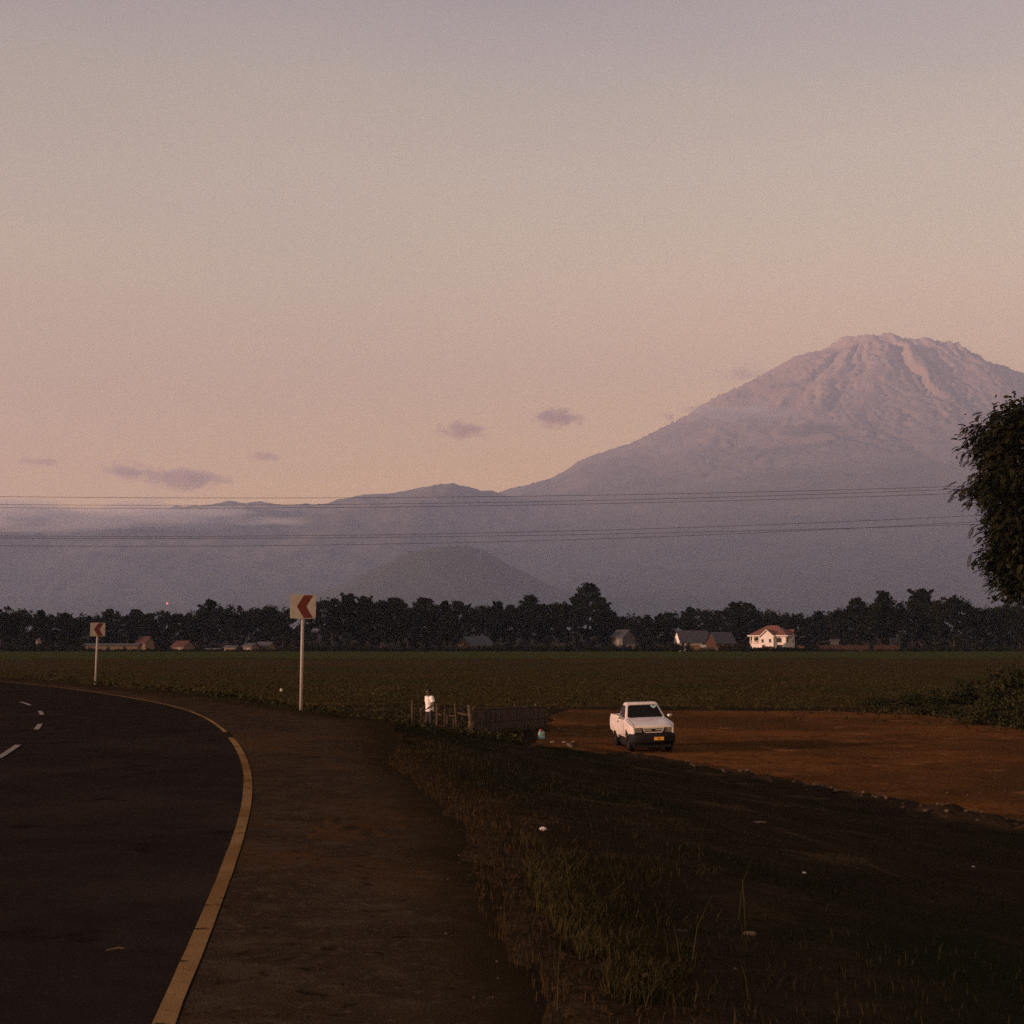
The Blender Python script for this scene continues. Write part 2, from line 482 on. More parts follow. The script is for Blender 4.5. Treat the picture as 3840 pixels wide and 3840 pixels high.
m_lot = layered('red_dirt', [(0.25, (0.074, 0.030, 0.010)), (0.5, (0.118, 0.050, 0.017)), (0.78, (0.165, 0.074, 0.028))],
                bump=0.06, bump_scale=6, patches=[(0.07, 0.51, 0.08, (0.058, 0.030, 0.012), 4.0), (0.35, 0.60, 0.07, (0.070, 0.030, 0.011), 24.0), (1.2, 0.60, 0.06, (0.058, 0.025, 0.010), 14.0), (0.5, 0.66, 0.05, (0.20, 0.092, 0.036), 8.0)])
lot = np_mesh('dirt_lot', np.column_stack([V, zl + rut]), grid_quads(len(rows), ncol), m_lot, smooth=True)
tag(lot, kind='structure')
def LOT(x, y):
    return T(x, y) + 0.03

# crop field beyond
FY = np.array(spaced(88, 120, 1.0, 474, 1.03)); FX = np.linspace(-230, 230, 140)
X, Y = np.meshgrid(FX, FY); zf, _ = T0(X, Y)
Xr, Yr = X.ravel(), Y.ravel()
zf = zf + 0.10 + 0.25 * (fbm(Xr * 0.08, Yr * 0.05, 3) - 0.5)
zf[:140] -= 0.5
m_field = layered('crop_field', [(0.3, (0.031, 0.020, 0.008)), (0.5, (0.047, 0.030, 0.0105)), (0.72, (0.060, 0.041, 0.014))], bump=0.3, bump_scale=2.0,
                  patches=[(0.03, 0.54, 0.07, (0.032, 0.029, 0.010), 12.0), (0.5, 0.6, 0.08, (0.034, 0.025, 0.009), 2.0)])
field = np_mesh('field', np.column_stack([Xr, Yr, zf]), grid_quads(len(FY), len(FX)), m_field, smooth=True)
tag(field, kind='structure')
# bright green far strip of the crop
SY = np.array([318, 330, 350, 380, 410, 440, 462, 473]); X, Y = np.meshgrid(FX, SY); Xr, Yr = X.ravel(), Y.ravel()
Yr = Yr + 14 * (fbm(Xr * 0.02, Yr * 0 + 3, 3) - 0.5) * (Yr < 340)
zs, _ = T0(Xr, Yr)
m_green = layered('young_green_crop', [(0.3, (0.026, 0.030, 0.008)), (0.55, (0.044, 0.048, 0.012)), (0.8, (0.064, 0.066, 0.018))], bump=0.3, bump_scale=2.0)
gs = np_mesh('crop_strip', np.column_stack([Xr, Yr, zs + 0.42 - 0.35 * (Yr < 332)]), grid_quads(len(SY), len(FX)), m_green, smooth=True)
tag(gs, kind='structure')

# ------------------------------------------------------------------ mountain and hills
RFIT_X = [-4206, -3639, -3324, -2841, -2463, -2274, -2127, -1896, -1644, -1371, -1224, -1077, -846, -678, -531, -405, -321, -237, -153]; RFIT_DZ = [-82, -31, 8, -78, -39, -33, -17, -9, -10, -24, -19, -17, -23, -20, -37, -64, -40, -36, 7]
FIT_X = [-27, 330, 603, 708, 1128, 1254, 1674, 2052, 2283, 2472, 2787, 3060, 3249, 3396, 3585, 3816, 3921, 4152, 4299, 4425, 4593, 4719, 4929, 5202, 5601, 6294]; FIT_DZ = [-130, -154, -36, -45, -87, -74, -69, -56, -80, -73, -60, -76, -68, -46, -49, -19, -94, -64, -115, -86, -160, -206, -182, -208, -221, -314]
MS = 1.6                                  # survey distances below are scaled by this
gx = np.arange(-6600, 8200, 21.0); gy = np.arange(4300, 17600, 33.0)
X, Y = np.meshgrid(gx, gy); Xr, Yr = X.ravel(), Y.ravel()
PK = at(3395, 1252, 14800)
def lat(px, d): return (px - 1920) / 5486 * d
# flank profile of the cone against distance from the peak
prof_px = [(3395, 1250), (3150, 1262), (3070, 1310), (2959, 1347), (2840, 1407), (2698, 1478), (2549, 1567), (2400, 1642), (2200, 1720), (2050, 1795), (1900, 1835)]
pr = [max(0.0, abs(lat(p[0], 14800) - PK.x) - 430.0) + 0.01 * k for k, p in enumerate(prof_px)]; ph = [at(p[0], p[1], 14800).z for p in prof_px]
pr += [4700, 5900, 7300, 8900, 10600]; ph += [1180, 780, 430, 160, 0]
dx0 = Xr - PK.x; dy = Yr - PK.y
SEG = 430.0
along_crest = np.clip(dx0, -SEG, SEG)
dx = dx0 - along_crest
r = np.hypot(dx, dy)
th = np.arctan2(dx, -dy) + along_crest / SEG * 0.55
wob = 1 + 0.10 * (fbm(th * 2.0 + 5, r / 4000, 3) - 0.5) * np.clip(r / 1500, 0, 1)
rr = r * wob
cone = np.interp(rr, pr, ph)
# right shoulder falls a little steeper near the top like the real summit ridge
cone = cone - np.clip(dx0 - 300, 0, 1500) * 0.16
# radial gullies and ribs
up = np.clip((cone - 700) / 1500, 0, 1)
wx = fbm(Xr / 620 + 3, Yr / 620, 4) - 0.5
wy = fbm(Xr / 210 + 8, Yr / 210 + 2, 4) - 0.5
tw = th + 0.40 * wx * np.clip(r / 2500, 0.15, 1) + 0.06 * wy
gul = ridged(tw * 4.3 + 1.7, r / 5200 + 3, 4, 0.5)
gul2 = ridged(tw * 19 + 2.6 * wx, r / 3000 + 9, 5, 0.6)
gul3 = ridged(tw * 52 + 4.5 * wx, r / 1700 + 5, 4, 0.6)
er = ridged(Xr / 520 + 2 * wy, Yr / 900 + 2 * wx, 6, 0.6)
rad = np.clip((r - 20) / 650, 0.0, 1.0)
low = np.clip(1.5 - r / 5200, 0.35, 1)
mod2 = np.clip(2.6 * fbm(tw * 2.4 + 6, r / 1300 + 2, 3) - 0.55, 0.1, 1.7); mod3 = np.clip(3.0 * fbm(tw * 5 + 1, r / 800 + 7, 3) - 0.7, 0.1, 1.8)
cone = cone + ((gul - 0.6) * 120 + (gul2 - 0.6) * 105 * mod2 + (gul3 - 0.6) * 62 * mod3 + (er - 0.6) * 18) * rad * (0.35 + 0.65 * up) * low
cone = cone + (fbm(Xr / 240, Yr / 240, 5, 0.55) - 0.5) * 26 * np.clip(r / 600, 0.12, 1) * np.clip(1.35 - r / 5200, 0.35, 1)
# craggy summit rim
cone = cone + (fbm(Xr / 75 + 2, Yr / 300, 3, 0.6) - 0.5) * 42 * np.exp(-(r / 300) ** 2)
cone = cone + 26 * np.exp(-((dx0 - lat(3342, 14800) + PK.x) / 40) ** 2) * np.exp(-(dy / 120) ** 2)
# fit of the skyline to the surveyed profile
cone = cone + np.interp(Xr, FIT_X, FIT_DZ) * np.exp(-(dy / 3200) ** 2)
# left shoulder ridge, nearer than the peak
RD = 11200
rid_px = [(-1500, 2080), (-600, 2010), (0, 1955), (170, 1935), (290, 1925), (400, 1945), (620, 1915), (780, 1893), (870, 1880), (990, 1882), (1100, 1893), (1230, 1886), (1300, 1868),
          (1380, 1853), (1500, 1843), (1600, 1822), (1660, 1815), (1720, 1818), (1790, 1834), (1900, 1880), (2100, 1950), (2500, 2080), (3000, 2200), (4200, 2300)]
rx = [lat(p[0], RD) for p in rid_px]; rh = [at(p[0], p[1], RD).z for p in rid_px]
crest_y = RD + 500 * (fbm(Xr / 2600, Xr * 0 + 2, 3) - 0.5) * 0.5
dyr = Yr - crest_y
ridge = np.interp(Xr, rx, rh) * np.exp(-np.where(dyr < 0, (dyr / 2900) ** 2, (dyr / 1700) ** 2))
ridge = ridge + (ridged(Xr / 900, Yr / 1500, 5, 0.55) - 0.6) * 170 * np.clip(-dyr / 900, 0, 1) * np.clip(ridge / 500, 0, 1)
ridge = ridge + (fbm(Xr / 120, Yr / 120, 4, 0.6) - 0.5) * 40 + (fbm(Xr / 420, Yr / 420, 4, 0.6) - 0.5) * 90 * np.clip(-dyr / 900, 0, 1)
ridge = ridge + np.interp(Xr, RFIT_X, RFIT_DZ) * np.exp(-(dyr / 1600) ** 2)
# cinder cone hill in front
HC = at(1690, 2046, 6000)
hd = np.hypot((Xr - HC.x) / 1.0, (Yr - HC.y) / 1.1)
hill = np.interp(hd, [0, 80, 150, 260, 390, 520, 760, 1000, 1400], [382, 376, 356, 300, 231, 172, 98, 44, 0]) * (1 + 0.05 * (fbm(Xr / 200, Yr / 200, 3) - 0.5))
hill = hill + 25 * (fbm(Xr / 90, Yr / 90, 3) - 0.5) * np.clip(1 - hd / 900, 0, 1)
base = np.interp(Yr, [4300, 6000, 9000, 12000, 18600], [10, 20, 120, 240, 150]) + 60 * (fbm(Xr / 900, Yr / 900, 4) - 0.5)
k = 90.0
stack = np.stack([cone, ridge, base + hill])
mx = stack.max(0)
Zm = mx + k * np.log(np.exp((stack - mx) / k).sum(0)) - k * math.log(3) * np.exp(-np.clip(mx, 0, None) / 220)
Zm = np.where(mx > 1500, mx + (Zm - mx) * 0.3, Zm)
Zm = Zm * np.clip((Yr - 4300) / 500, 0.0, 1) - 10 * (Yr < 4400)
mm = bpy.data.materials.new('mountain_slopes'); mm.use_nodes = True
N, L = mm.node_tree.nodes, mm.node_tree.links
b = N['Principled BSDF']; b.inputs['Roughness'].default_value = 1.0; b.inputs['Specular IOR Level'].default_value = 0.05
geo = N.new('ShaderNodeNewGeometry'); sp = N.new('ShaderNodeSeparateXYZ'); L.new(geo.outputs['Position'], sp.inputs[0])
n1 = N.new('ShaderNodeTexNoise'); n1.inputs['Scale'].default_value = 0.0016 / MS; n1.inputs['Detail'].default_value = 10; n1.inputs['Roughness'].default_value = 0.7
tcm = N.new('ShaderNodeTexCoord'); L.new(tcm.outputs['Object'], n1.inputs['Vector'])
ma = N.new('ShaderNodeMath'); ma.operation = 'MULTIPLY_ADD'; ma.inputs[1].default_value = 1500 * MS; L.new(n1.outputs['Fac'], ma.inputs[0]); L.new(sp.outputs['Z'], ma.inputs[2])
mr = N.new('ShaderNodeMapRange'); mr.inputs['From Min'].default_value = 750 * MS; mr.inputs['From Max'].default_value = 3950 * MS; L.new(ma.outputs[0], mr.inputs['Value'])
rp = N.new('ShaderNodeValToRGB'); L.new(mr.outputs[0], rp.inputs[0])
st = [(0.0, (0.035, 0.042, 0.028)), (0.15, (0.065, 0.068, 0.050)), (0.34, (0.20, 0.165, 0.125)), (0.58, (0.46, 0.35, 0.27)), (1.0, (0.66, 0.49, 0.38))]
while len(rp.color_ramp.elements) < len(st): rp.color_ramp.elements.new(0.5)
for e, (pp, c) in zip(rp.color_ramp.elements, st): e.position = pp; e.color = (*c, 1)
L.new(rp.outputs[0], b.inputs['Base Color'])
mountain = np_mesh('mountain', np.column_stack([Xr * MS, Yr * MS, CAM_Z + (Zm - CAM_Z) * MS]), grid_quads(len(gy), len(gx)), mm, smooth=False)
tag(mountain, kind='structure')
# ================================================================== VEGETATION
def leaf_set(centers, size, rg, elong=1.7, upright=0.0, droop=None):
    """one bent diamond leaf per centre"""
    n = len(centers)
    a = rg.normal(size=(n, 3)); a[:, 2] = a[:, 2] * (1 - upright) + upright * np.abs(a[:, 2]) * 2
    if droop is not None:
        a = a * 0.5 + droop
    a /= np.linalg.norm(a, axis=1)[:, None]
    b_ = np.cross(a, rg.normal(size=(n, 3))); b_ /= np.linalg.norm(b_, axis=1)[:, None] + 1e-9
    sz = (size * rg.uniform(0.6, 1.3, n))[:, None]
    c = np.asarray(centers)
    v = np.stack([c - a * sz * elong * 0.5, c + b_ * sz * 0.5, c + a * sz * elong * 0.5, c - b_ * sz * 0.5], 1).reshape(-1, 3)
    q = np.arange(n * 4).reshape(n, 4)
    return v, q

def merge(parts):
    vs, qs, k = [], [], 0
    for v, q in parts:
        vs.append(v); qs.append(q + k); k += len(v)
    return np.concatenate(vs), np.concatenate(qs)

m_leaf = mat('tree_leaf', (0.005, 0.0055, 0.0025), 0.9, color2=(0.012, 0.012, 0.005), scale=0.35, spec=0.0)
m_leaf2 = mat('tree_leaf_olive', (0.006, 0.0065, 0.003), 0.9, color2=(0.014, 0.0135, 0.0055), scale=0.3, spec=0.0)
m_bark = mat('bark', (0.025, 0.019, 0.014), 0.95, var=0.4, scale=3, bump=0.05)
m_shrub = mat('shrub_leaf', (0.014, 0.016, 0.006), 0.85, color2=(0.030, 0.031, 0.011), scale=0.8, spec=0.05)

def crown_mesh(kind, seed, H=13.0):
    rg = np.random.default_rng(seed)
    cl = []
    def add(x, y, z, r, n): cl.append((x, y, z, r, n))
    if kind == 'round':
        for _ in range(85):
            d = rg.normal(size=3); d /= np.linalg.norm(d); t = rg.uniform(0.45, 1) ** 0.6
            add(d[0] * 4.2 * t, d[1] * 4.2 * t, 7.6 + d[2] * 4.4 * t, rg.uniform(0.8, 1.4), 40)
    elif kind == 'broad':
        for _ in range(100):
            a = rg.uniform(0, 6.28); t = rg.uniform(0, 1) ** 0.5
            add(math.cos(a) * 6 * t, math.sin(a) * 4.5 * t, 8.2 + 3.6 * math.sqrt(max(0, 1 - t * t)) * rg.uniform(-0.7, 1.05), rg.uniform(0.8, 1.5), 38)
    elif kind == 'spiky':
        for _ in range(95):
            f = rg.uniform(0, 1); w = 3.3 * (1 - f) ** 0.55 * (0.75 + 0.5 * math.sin(f * 19 + seed)) + 0.35
            a = rg.uniform(0, 6.28); t = rg.uniform(0.3, 1)
            add(math.cos(a) * w * t, math.sin(a) * w * t, 3.0 + f * 9.8, rg.uniform(0.55, 1.05), 34)
        for _ in range(7):
            a = rg.uniform(0, 6.28); l = rg.uniform(0.8, 2.2); h0 = rg.uniform(9.3, 11.5)
            for s_ in np.linspace(0.2, 1, 4):
                add(math.cos(a) * l * s_, math.sin(a) * l * s_, h0 + 1.7 * s_, 0.42, 16)
    elif kind == 'tall':
        for _ in range(110):
            f = rg.uniform(0, 1); w = 2.3 * math.sin(math.pi * min(1, 0.12 + f * 0.86)) ** 0.6 * (0.7 + 0.6 * rg.random())
            a = rg.uniform(0, 6.28)
            add(math.cos(a) * w, math.sin(a) * w, 3.0 + f * 9.8, rg.uniform(0.5, 0.95), 32)
    elif kind == 'clump':
        for _ in range(7):
            cx, cy = rg.uniform(-3.6, 3.6), rg.uniform(-2.5, 2.5); top = rg.uniform(7.6, 12.4)
            for _ in range(15):
                d = rg.normal(size=3); d /= np.linalg.norm(d)
                add(cx + d[0] * 1.7, cy + d[1] * 1.7, top - 2.4 + d[2] * 2.4 - abs(d[0]) * 0.5, rg.uniform(0.6, 1.1), 34)
    elif kind == 'dome':
        for _ in range(150):
            d = rg.normal(size=3); d /= np.linalg.norm(d); d[2] = abs(d[2]) if rg.random() < 0.75 else d[2] * 0.8
            t = rg.uniform(0.72, 1.0)
            add(d[0] * 5.4 * t, d[1] * 5.0 * t, 6.4 + d[2] * 6.2 * t, rg.uniform(0.7, 1.0), 36)
    ps = []
    for x, y, z, r, n in cl:
        d = rg.normal(size=(n, 3)); d /= np.linalg.norm(d, axis=1)[:, None]
        p_ = np.array([x, y, z]) + d * (r * rg.uniform(0.25, 1, n) ** 0.5)[:, None] * np.array([1, 1, 0.8])
        ps.append(leaf_set(p_, 0.36, rg))
    return merge(ps)

def trunk_bm(kind, seed):
    rr_ = random.Random(seed); bm = bmesh.new()
    top = {'broad': 8.5, 'round': 8, 'spiky': 11.5, 'tall': 11.5, 'clump': 7.5, 'dome': 8}[kind]
    pts = [Vector((rr_.uniform(-.12, .12) * i, rr_.uniform(-.12, .12) * i, -0.4 + (top + 0.4) * i / 5)) for i in range(6)]
    tube(bm, pts, [0.34, 0.27, 0.22, 0.17, 0.11, 0.05], 8)
    for k in range(7):
        a = k * 2.4 + rr_.random(); i = rr_.randint(2, 4); p0 = pts[i]
        L_ = rr_.uniform(1.4, 3.2) * (0.55 if kind in ('spiky', 'tall') else 1)
        p2 = p0 + Vector((math.cos(a) * L_, math.sin(a) * L_, rr_.uniform(0.9, 2.4)))
        tube(bm, [p0, (p0 + p2) / 2 + Vector((0, 0, -0.15)), p2], [0.11, 0.07, 0.025], 6)
    return bm

PROTO = {}
for i, kd in enumerate(['round', 'broad', 'spiky', 'tall', 'clump', 'dome', 'spiky', 'round', 'clump']):
    v, q = crown_mesh(kd, 100 + i * 7)
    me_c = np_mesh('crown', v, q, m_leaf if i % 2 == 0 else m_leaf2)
    me_t = obj('trunk', trunk_bm(kd, i), m_bark)
    PROTO.setdefault(kd, []).append((me_c.data, me_t.data))
    bpy.data.objects.remove(me_c); bpy.data.objects.remove(me_t)

def place_tree(kind, px, top_py, depth, label, group, seed, wide=1.0, name='tree'):
    pr_ = PROTO[kind]; cme, tme = pr_[seed % len(pr_)]
    p_ = at(px, top_py, depth); gz = T(p_.x, depth)
    zmax = 12.9
    sc_ = (p_.z - gz) / zmax
    root = empty(name, (p_.x, depth, gz - 0.05), (seed * 2.399) % 6.283, label, 'tree', group)
    root.scale = (sc_ * wide, sc_ * wide, sc_)
    link_mesh('trunk', tme, None, root); link_mesh('crown', cme, None, root)
    return root

# individual trees that break the skyline: (px, top py, kind, width)
SKY_TREES = [
    (8, 2277, 'clump', 1.0), (73, 2276, 'broad', 0.8), (150, 2292, 'spiky', 1.0), (245, 2303, 'spiky', 1.2), (305, 2299, 'clump', 0.9),
    (410, 2289, 'spiky', 1.1), (510, 2288, 'tall', 1.2), (562, 2303, 'tall', 1.2), (622, 2281, 'round', 0.8), (702, 2290, 'clump', 0.9),
    (785, 2254, 'spiky', 1.3), (870, 2267, 'clump', 1.0), (945, 2276, 'broad', 0.7), (1010, 2262, 'round', 0.8), (1062, 2276, 'clump', 0.8),
    (1248, 2234, 'clump', 0.9), (1310, 2232, 'spiky', 1.2), (1366, 2243, 'spiky', 1.0), (1435, 2257, 'spiky', 1.1), (1482, 2246, 'tall', 1.3),
    (1530, 2257, 'clump', 0.8), (1590, 2246, 'tall', 1.4), (1640, 2273, 'spiky', 0.9), (1668, 2260, 'spiky', 0.9), (1716, 2258, 'tall', 1.1),
    (1792, 2264, 'broad', 0.7), (1868, 2259, 'spiky', 1.0), (1915, 2272, 'tall', 1.1), (1982, 2238, 'spiky', 1.2), (2040, 2252, 'clump', 0.9),
    (2118, 2253, 'dome', 0.8), (2206, 2192, 'tall', 1.25), (2258, 2246, 'spiky', 1.1), (2305, 2292, 'clump', 0.8), (2380, 2304, 'broad', 0.7),
    (2500, 2291, 'broad', 0.8), (2585, 2281, 'spiky', 1.2), (2665, 2276, 'clump', 0.9), (2752, 2261, 'spiky', 1.2), (2800, 2264, 'tall', 1.3),
    (2895, 2289, 'broad', 0.8), (3070, 2296, 'spiky', 1.1), (3150, 2276, 'broad', 0.8), (3212, 2246, 'tall', 1.1), (3255, 2256, 'clump', 0.8),
    (3314, 2225, 'spiky', 1.0), (3372, 2258, 'broad', 0.7), (3452, 2217, 'spiky', 1.3), (3498, 2247, 'clump', 0.8), (3572, 2228, 'dome', 1.0),
    (3660, 2262, 'clump', 1.0), (3745, 2266, 'broad', 0.9), (3820, 2262, 'round', 1.0)]
ORD = ['first', 'second', 'third', 'fourth', 'fifth', 'sixth', 'seventh', 'eighth', 'ninth', 'tenth', 'eleventh', 'twelfth', 'thirteenth', 'fourteenth', 'fifteenth', 'sixteenth']
KW = {'round': 'rounded dark', 'broad': 'broad dark', 'spiky': 'ragged pointed dark', 'tall': 'slim upright dark', 'clump': 'lumpy dark', 'dome': 'domed dark'}
SPECIAL = {2206: 'tall slim dark tree rising highest above the middle of the tree line', 3572: 'smooth domed dark tree at the right, beside the big near tree',
           3314: 'ragged pointed dark tree, sharpest spire left of the domed tree', 3452: 'large ragged dark tree directly left of the domed tree group',
           785: 'ragged dark tree, tallest crown between the two chevron signs'}
ANCH = [(-1, 'from the left picture edge'), (367, 'right of the far chevron sign'), (1137, 'right of the near chevron sign'), (2206, 'right of the tall slim tree'), (2940, 'right of the white house')]
cnt = {}
for i, (px, ty, kd, wd) in enumerate(SKY_TREES):
    a = [x for x in ANCH if x[0] < px][-1]
    cnt[a[0]] = cnt.get(a[0], 0) + 1
    lab = SPECIAL.get(px) or f'{KW[kd]} skyline tree, {ORD[cnt[a[0]] - 1]} crown {a[1]}'
    dep = 505 + (i * 37 % 60) + (40 if kd == 'broad' else 0)
    if any(a_ < px < b_ for a_, b_ in ((330, 1060), (1690, 3110))):
        dep = 572 + i * 37 % 50          # behind the houses
    place_tree(kd, px, ty, dep, lab, 'trees along the far edge of the field', i, wd)

# the mass of the wood under and between those crowns
rg = np.random.default_rng(21)
sk_x = np.array([t[0] for t in SKY_TREES]); sk_y = np.array([t[1] for t in SKY_TREES])
parts_ = []
for k in range(4400):
    px = rg.uniform(-900, 4740); dep = rg.uniform(575, 660) if (330 < px < 1060 or 1690 < px < 3110) else rg.uniform(520, 640)
    top = np.interp(px, sk_x, sk_y) + rg.uniform(-2, 24)
    c0 = at(px, 2440, dep); zt_ = at(px, top, dep).z; gz = T(c0.x, dep)
    f = rg.random() ** 0.8
    z = gz + 0.6 + (zt_ - gz - 1.5) * f
    n = 34
    d = rg.normal(size=(n, 3)); d /= np.linalg.norm(d, axis=1)[:, None]
    r_ = rg.uniform(1.2, 2.1)
    parts_.append(leaf_set(np.array([c0.x, dep, z]) + d * (r_ * rg.uniform(0.3, 1, n))[:, None] * np.array([1, 1, 0.75]), 0.72, rg))
for k in range(260):
    px = rg.uniform(-700, 4540); dep = rg.uniform(580, 640)
    top = np.interp(px, sk_x, sk_y) + rg.uniform(-4, 26)
    c0 = at(px, top, dep); n = 46
    f = rg.random(n)
    p_ = np.stack([c0.x + rg.normal(size=n) * (0.25 + 1.1 * f), dep + rg.normal(size=n) * (0.25 + 1.1 * f), c0.z - 4.6 * f], 1)
    parts_.append(leaf_set(p_, 0.42, rg))
v, q = merge(parts_)
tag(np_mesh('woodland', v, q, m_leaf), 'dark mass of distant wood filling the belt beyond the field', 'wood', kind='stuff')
# low hedge and scrub along the far field edge
parts_ = []
for k in range(2600):
    px = rg.uniform(-600, 4500); dep = rg.uniform(478, 500)
    x = (px - 1920) / 5486 * dep
    h = rg.uniform(0.5, 2.6) * (0.5 + float(fbm(np.array([x * 0.05]), np.array([8.8]), 3)[0]))
    if 2812 < px < 3010: h = rg.uniform(1.2, 1.75)
    elif 2500 < px < 2583: h = rg.uniform(2.2, 3.6)
    elif any(a_ < px < b_ for a_, b_ in ((325, 1045), (2583, 2700), (3060, 3380))): h = min(h, rg.uniform(0.3, 1.1))
    n = 26
    d = rg.normal(size=(n, 3)); d /= np.linalg.norm(d, axis=1)[:, None]
    parts_.append(leaf_set(np.array([x, dep, T(x, dep) + h * 0.55]) + d * rg.uniform(0.3, 1, n)[:, None] * np.array([0.9, 0.9, h * 0.55]), 0.42, rg))
v, q = merge(parts_)
tag(np_mesh('hedge_scrub', v, q, m_leaf2), 'low dark scrub along the far edge of the field', 'scrub', kind='stuff')

# ------------------------------------------------------------------ big near tree at the right edge
TD = 76.0; TX = (3945 - 1920) / 5486 * TD
tree_z = T(TX, TD)
big = empty('tree', (TX, TD, tree_z), 0, 'large dark feathery-leaved tree cut off by the right picture edge', 'tree')
out_px = [(1478, 3875), (1500, 3790), (1520, 3668), (1545, 3630), (1580, 3624), (1640, 3600), (1700, 3648), (1745, 3640), (1790, 3592), (1850, 3622), (1885, 3668), (1950, 3662), (2000, 3682), (2050, 3675), (2090, 3650), (2150, 3690), (2220, 3708), (2262, 3745)]
oz = [at(1920, p_[0] + 45 * max(0, (2260 - p_[0]) / 760) - 30 * max(0, (p_[0] - 1900) / 360), TD).z - tree_z for p_ in out_px][::-1]; orad = [max(0.3, (3945 - p_[1]) / 5486 * TD - 0.42) for p_ in out_px][::-1]
rg = np.random.default_rng(5)
sp_c, sp_d = [], []
fill = []
zlo, zhi = oz[0], oz[-1]
for k in range(430):
    z = zlo + (zhi - zlo) * rg.uniform(0, 1)
    a = rg.uniform(0, 2 * math.pi)
    # more of the crown is spent on the half that shows
    if rg.random() < 0.45: a = math.pi + rg.normal() * 0.7
    lob = 1 + 0.14 * math.sin(3 * a + z * 1.3) * (1 - abs(math.cos((a - math.pi) / 2)) ** 6)
    rmax = np.interp(z, oz, orad) * lob
    t = rg.uniform(0.35, 1) ** 0.5
    c0 = np.array([math.cos(a) * rmax * t * 0.93, math.sin(a) * rmax * t * 0.93, z - 0.1])
    for s_ in range(9):
        d = np.array([math.cos(a), math.sin(a), 0.05]) + rg.normal(size=3) * 0.55
        d[2] -= 0.25; d /= np.linalg.norm(d)
        sp_c.append(c0 + rg.normal(size=3) * np.array([0.4, 0.4, 0.28])); sp_d.append(d)
    if t < 0.86:
        fill.append(c0 * np.array([0.9, 0.9, 1.0]) + rg.normal(size=(60, 3)) * np.array([0.5, 0.5, 0.42]))
sp_c = np.array(sp_c); sp_d = np.array(sp_d); n = len(sp_c)
side = np.cross(sp_d, np.array([0, 0, 1.0]) + rg.normal(size=(n, 3)) * 0.35); side /= np.linalg.norm(side, axis=1)[:, None]
Lf = rg.uniform(0.30, 0.52, n)[:, None]
vs_, cnt_ = [], 0
for j in range(7):
    f = (j + 0.6) / 7
    bend = np.array([0, 0, -0.16]) * f * f
    base_ = sp_c + sp_d * Lf * f + bend
    for sg in (-1, 1):
        ll = (0.17 * (1 - 0.5 * abs(f - 0.45)) * rg.uniform(0.8, 1.2, n))[:, None]
        ax = side * sg * 0.86 + sp_d * 0.5 + np.array([0, 0, -0.18])
        w_ = sp_d * 0.06
        vs_.append(np.stack([base_, base_ + ax * ll * 0.5 + w_, base_ + ax * ll, base_ + ax * ll * 0.5 - w_], 1).reshape(-1, 3))
v1 = np.concatenate(vs_); q1 = np.arange(len(v1)).reshape(-1, 4)
fc = np.concatenate(fill); v2, q2 = leaf_set(fc, 0.17, rg)
v, q = merge([(v1, q1), (v2, q2)])
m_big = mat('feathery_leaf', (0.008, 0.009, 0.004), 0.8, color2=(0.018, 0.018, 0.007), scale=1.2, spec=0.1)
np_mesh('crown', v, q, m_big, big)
bm = bmesh.new()
tube(bm, [(0, 0, -0.3), (0.1, 0, 1.5), (-0.1, 0.1, 4), (0.15, 0, 7.5), (0, 0, 11), (0.1, 0, zhi - 1)], [0.42, 0.34, 0.29, 0.22, 0.13, 0.04], 10)
obj('trunk', bm, m_bark, big, True)
for k in range(9):
    bm = bmesh.new(); a = math.pi + (k - 4) * 0.62 + 0.2 * (k % 2); h0 = 3.4 + k * 1.05
    rm = np.interp(h0 + 1, oz, orad) * 0.8
    tube(bm, [(0, 0, h0), (math.cos(a) * rm * 0.45, math.sin(a) * rm * 0.45, h0 + 0.9), (math.cos(a) * rm, math.sin(a) * rm, h0 + 1.2)], [0.12, 0.08, 0.02], 6)
    obj('limb', bm, m_bark, big, True)

# ------------------------------------------------------------------ shrubs: one leafy prototype, copied and scaled
def shrub_mesh(seed, nclump=70, leaf=0.05):
    rg = np.random.default_rng(seed); ps = []
    for k in range(nclump):
        d = rg.normal(size=3); d /= np.linalg.norm(d); d[2] = abs(d[2])
        c0 = d * rg.uniform(0.35, 1) * np.array([0.9, 0.9, 0.85]); c0[2] += 0.1
        n = 34
        e = rg.normal(size=(n, 3)); e /= np.linalg.norm(e, axis=1)[:, None]
        ps.append(leaf_set(c0 + e * (rg.uniform(0.1, 0.28) * rg.uniform(0.3, 1, n))[:, None], leaf, rg, upright=0.3))
    return merge(ps)
SHR = []
for i in range(3):
    v, q = shrub_mesh(60 + i); o = np_mesh('foliage', v, q, m_shrub); SHR.append(o.data); bpy.data.objects.remove(o)
bm = bmesh.new()
for k in range(6):
    a = k * 1.05
    tube(bm, [(0.03 * math.cos(a), 0.03 * math.sin(a), -0.12), (0.25 * math.cos(a), 0.25 * math.sin(a), 0.35), (0.5 * math.cos(a), 0.5 * math.sin(a), 0.75)], [0.03, 0.02, 0.008], 5)
so = obj('stem', bm, m_bark); STEM = so.data; bpy.data.objects.remove(so)
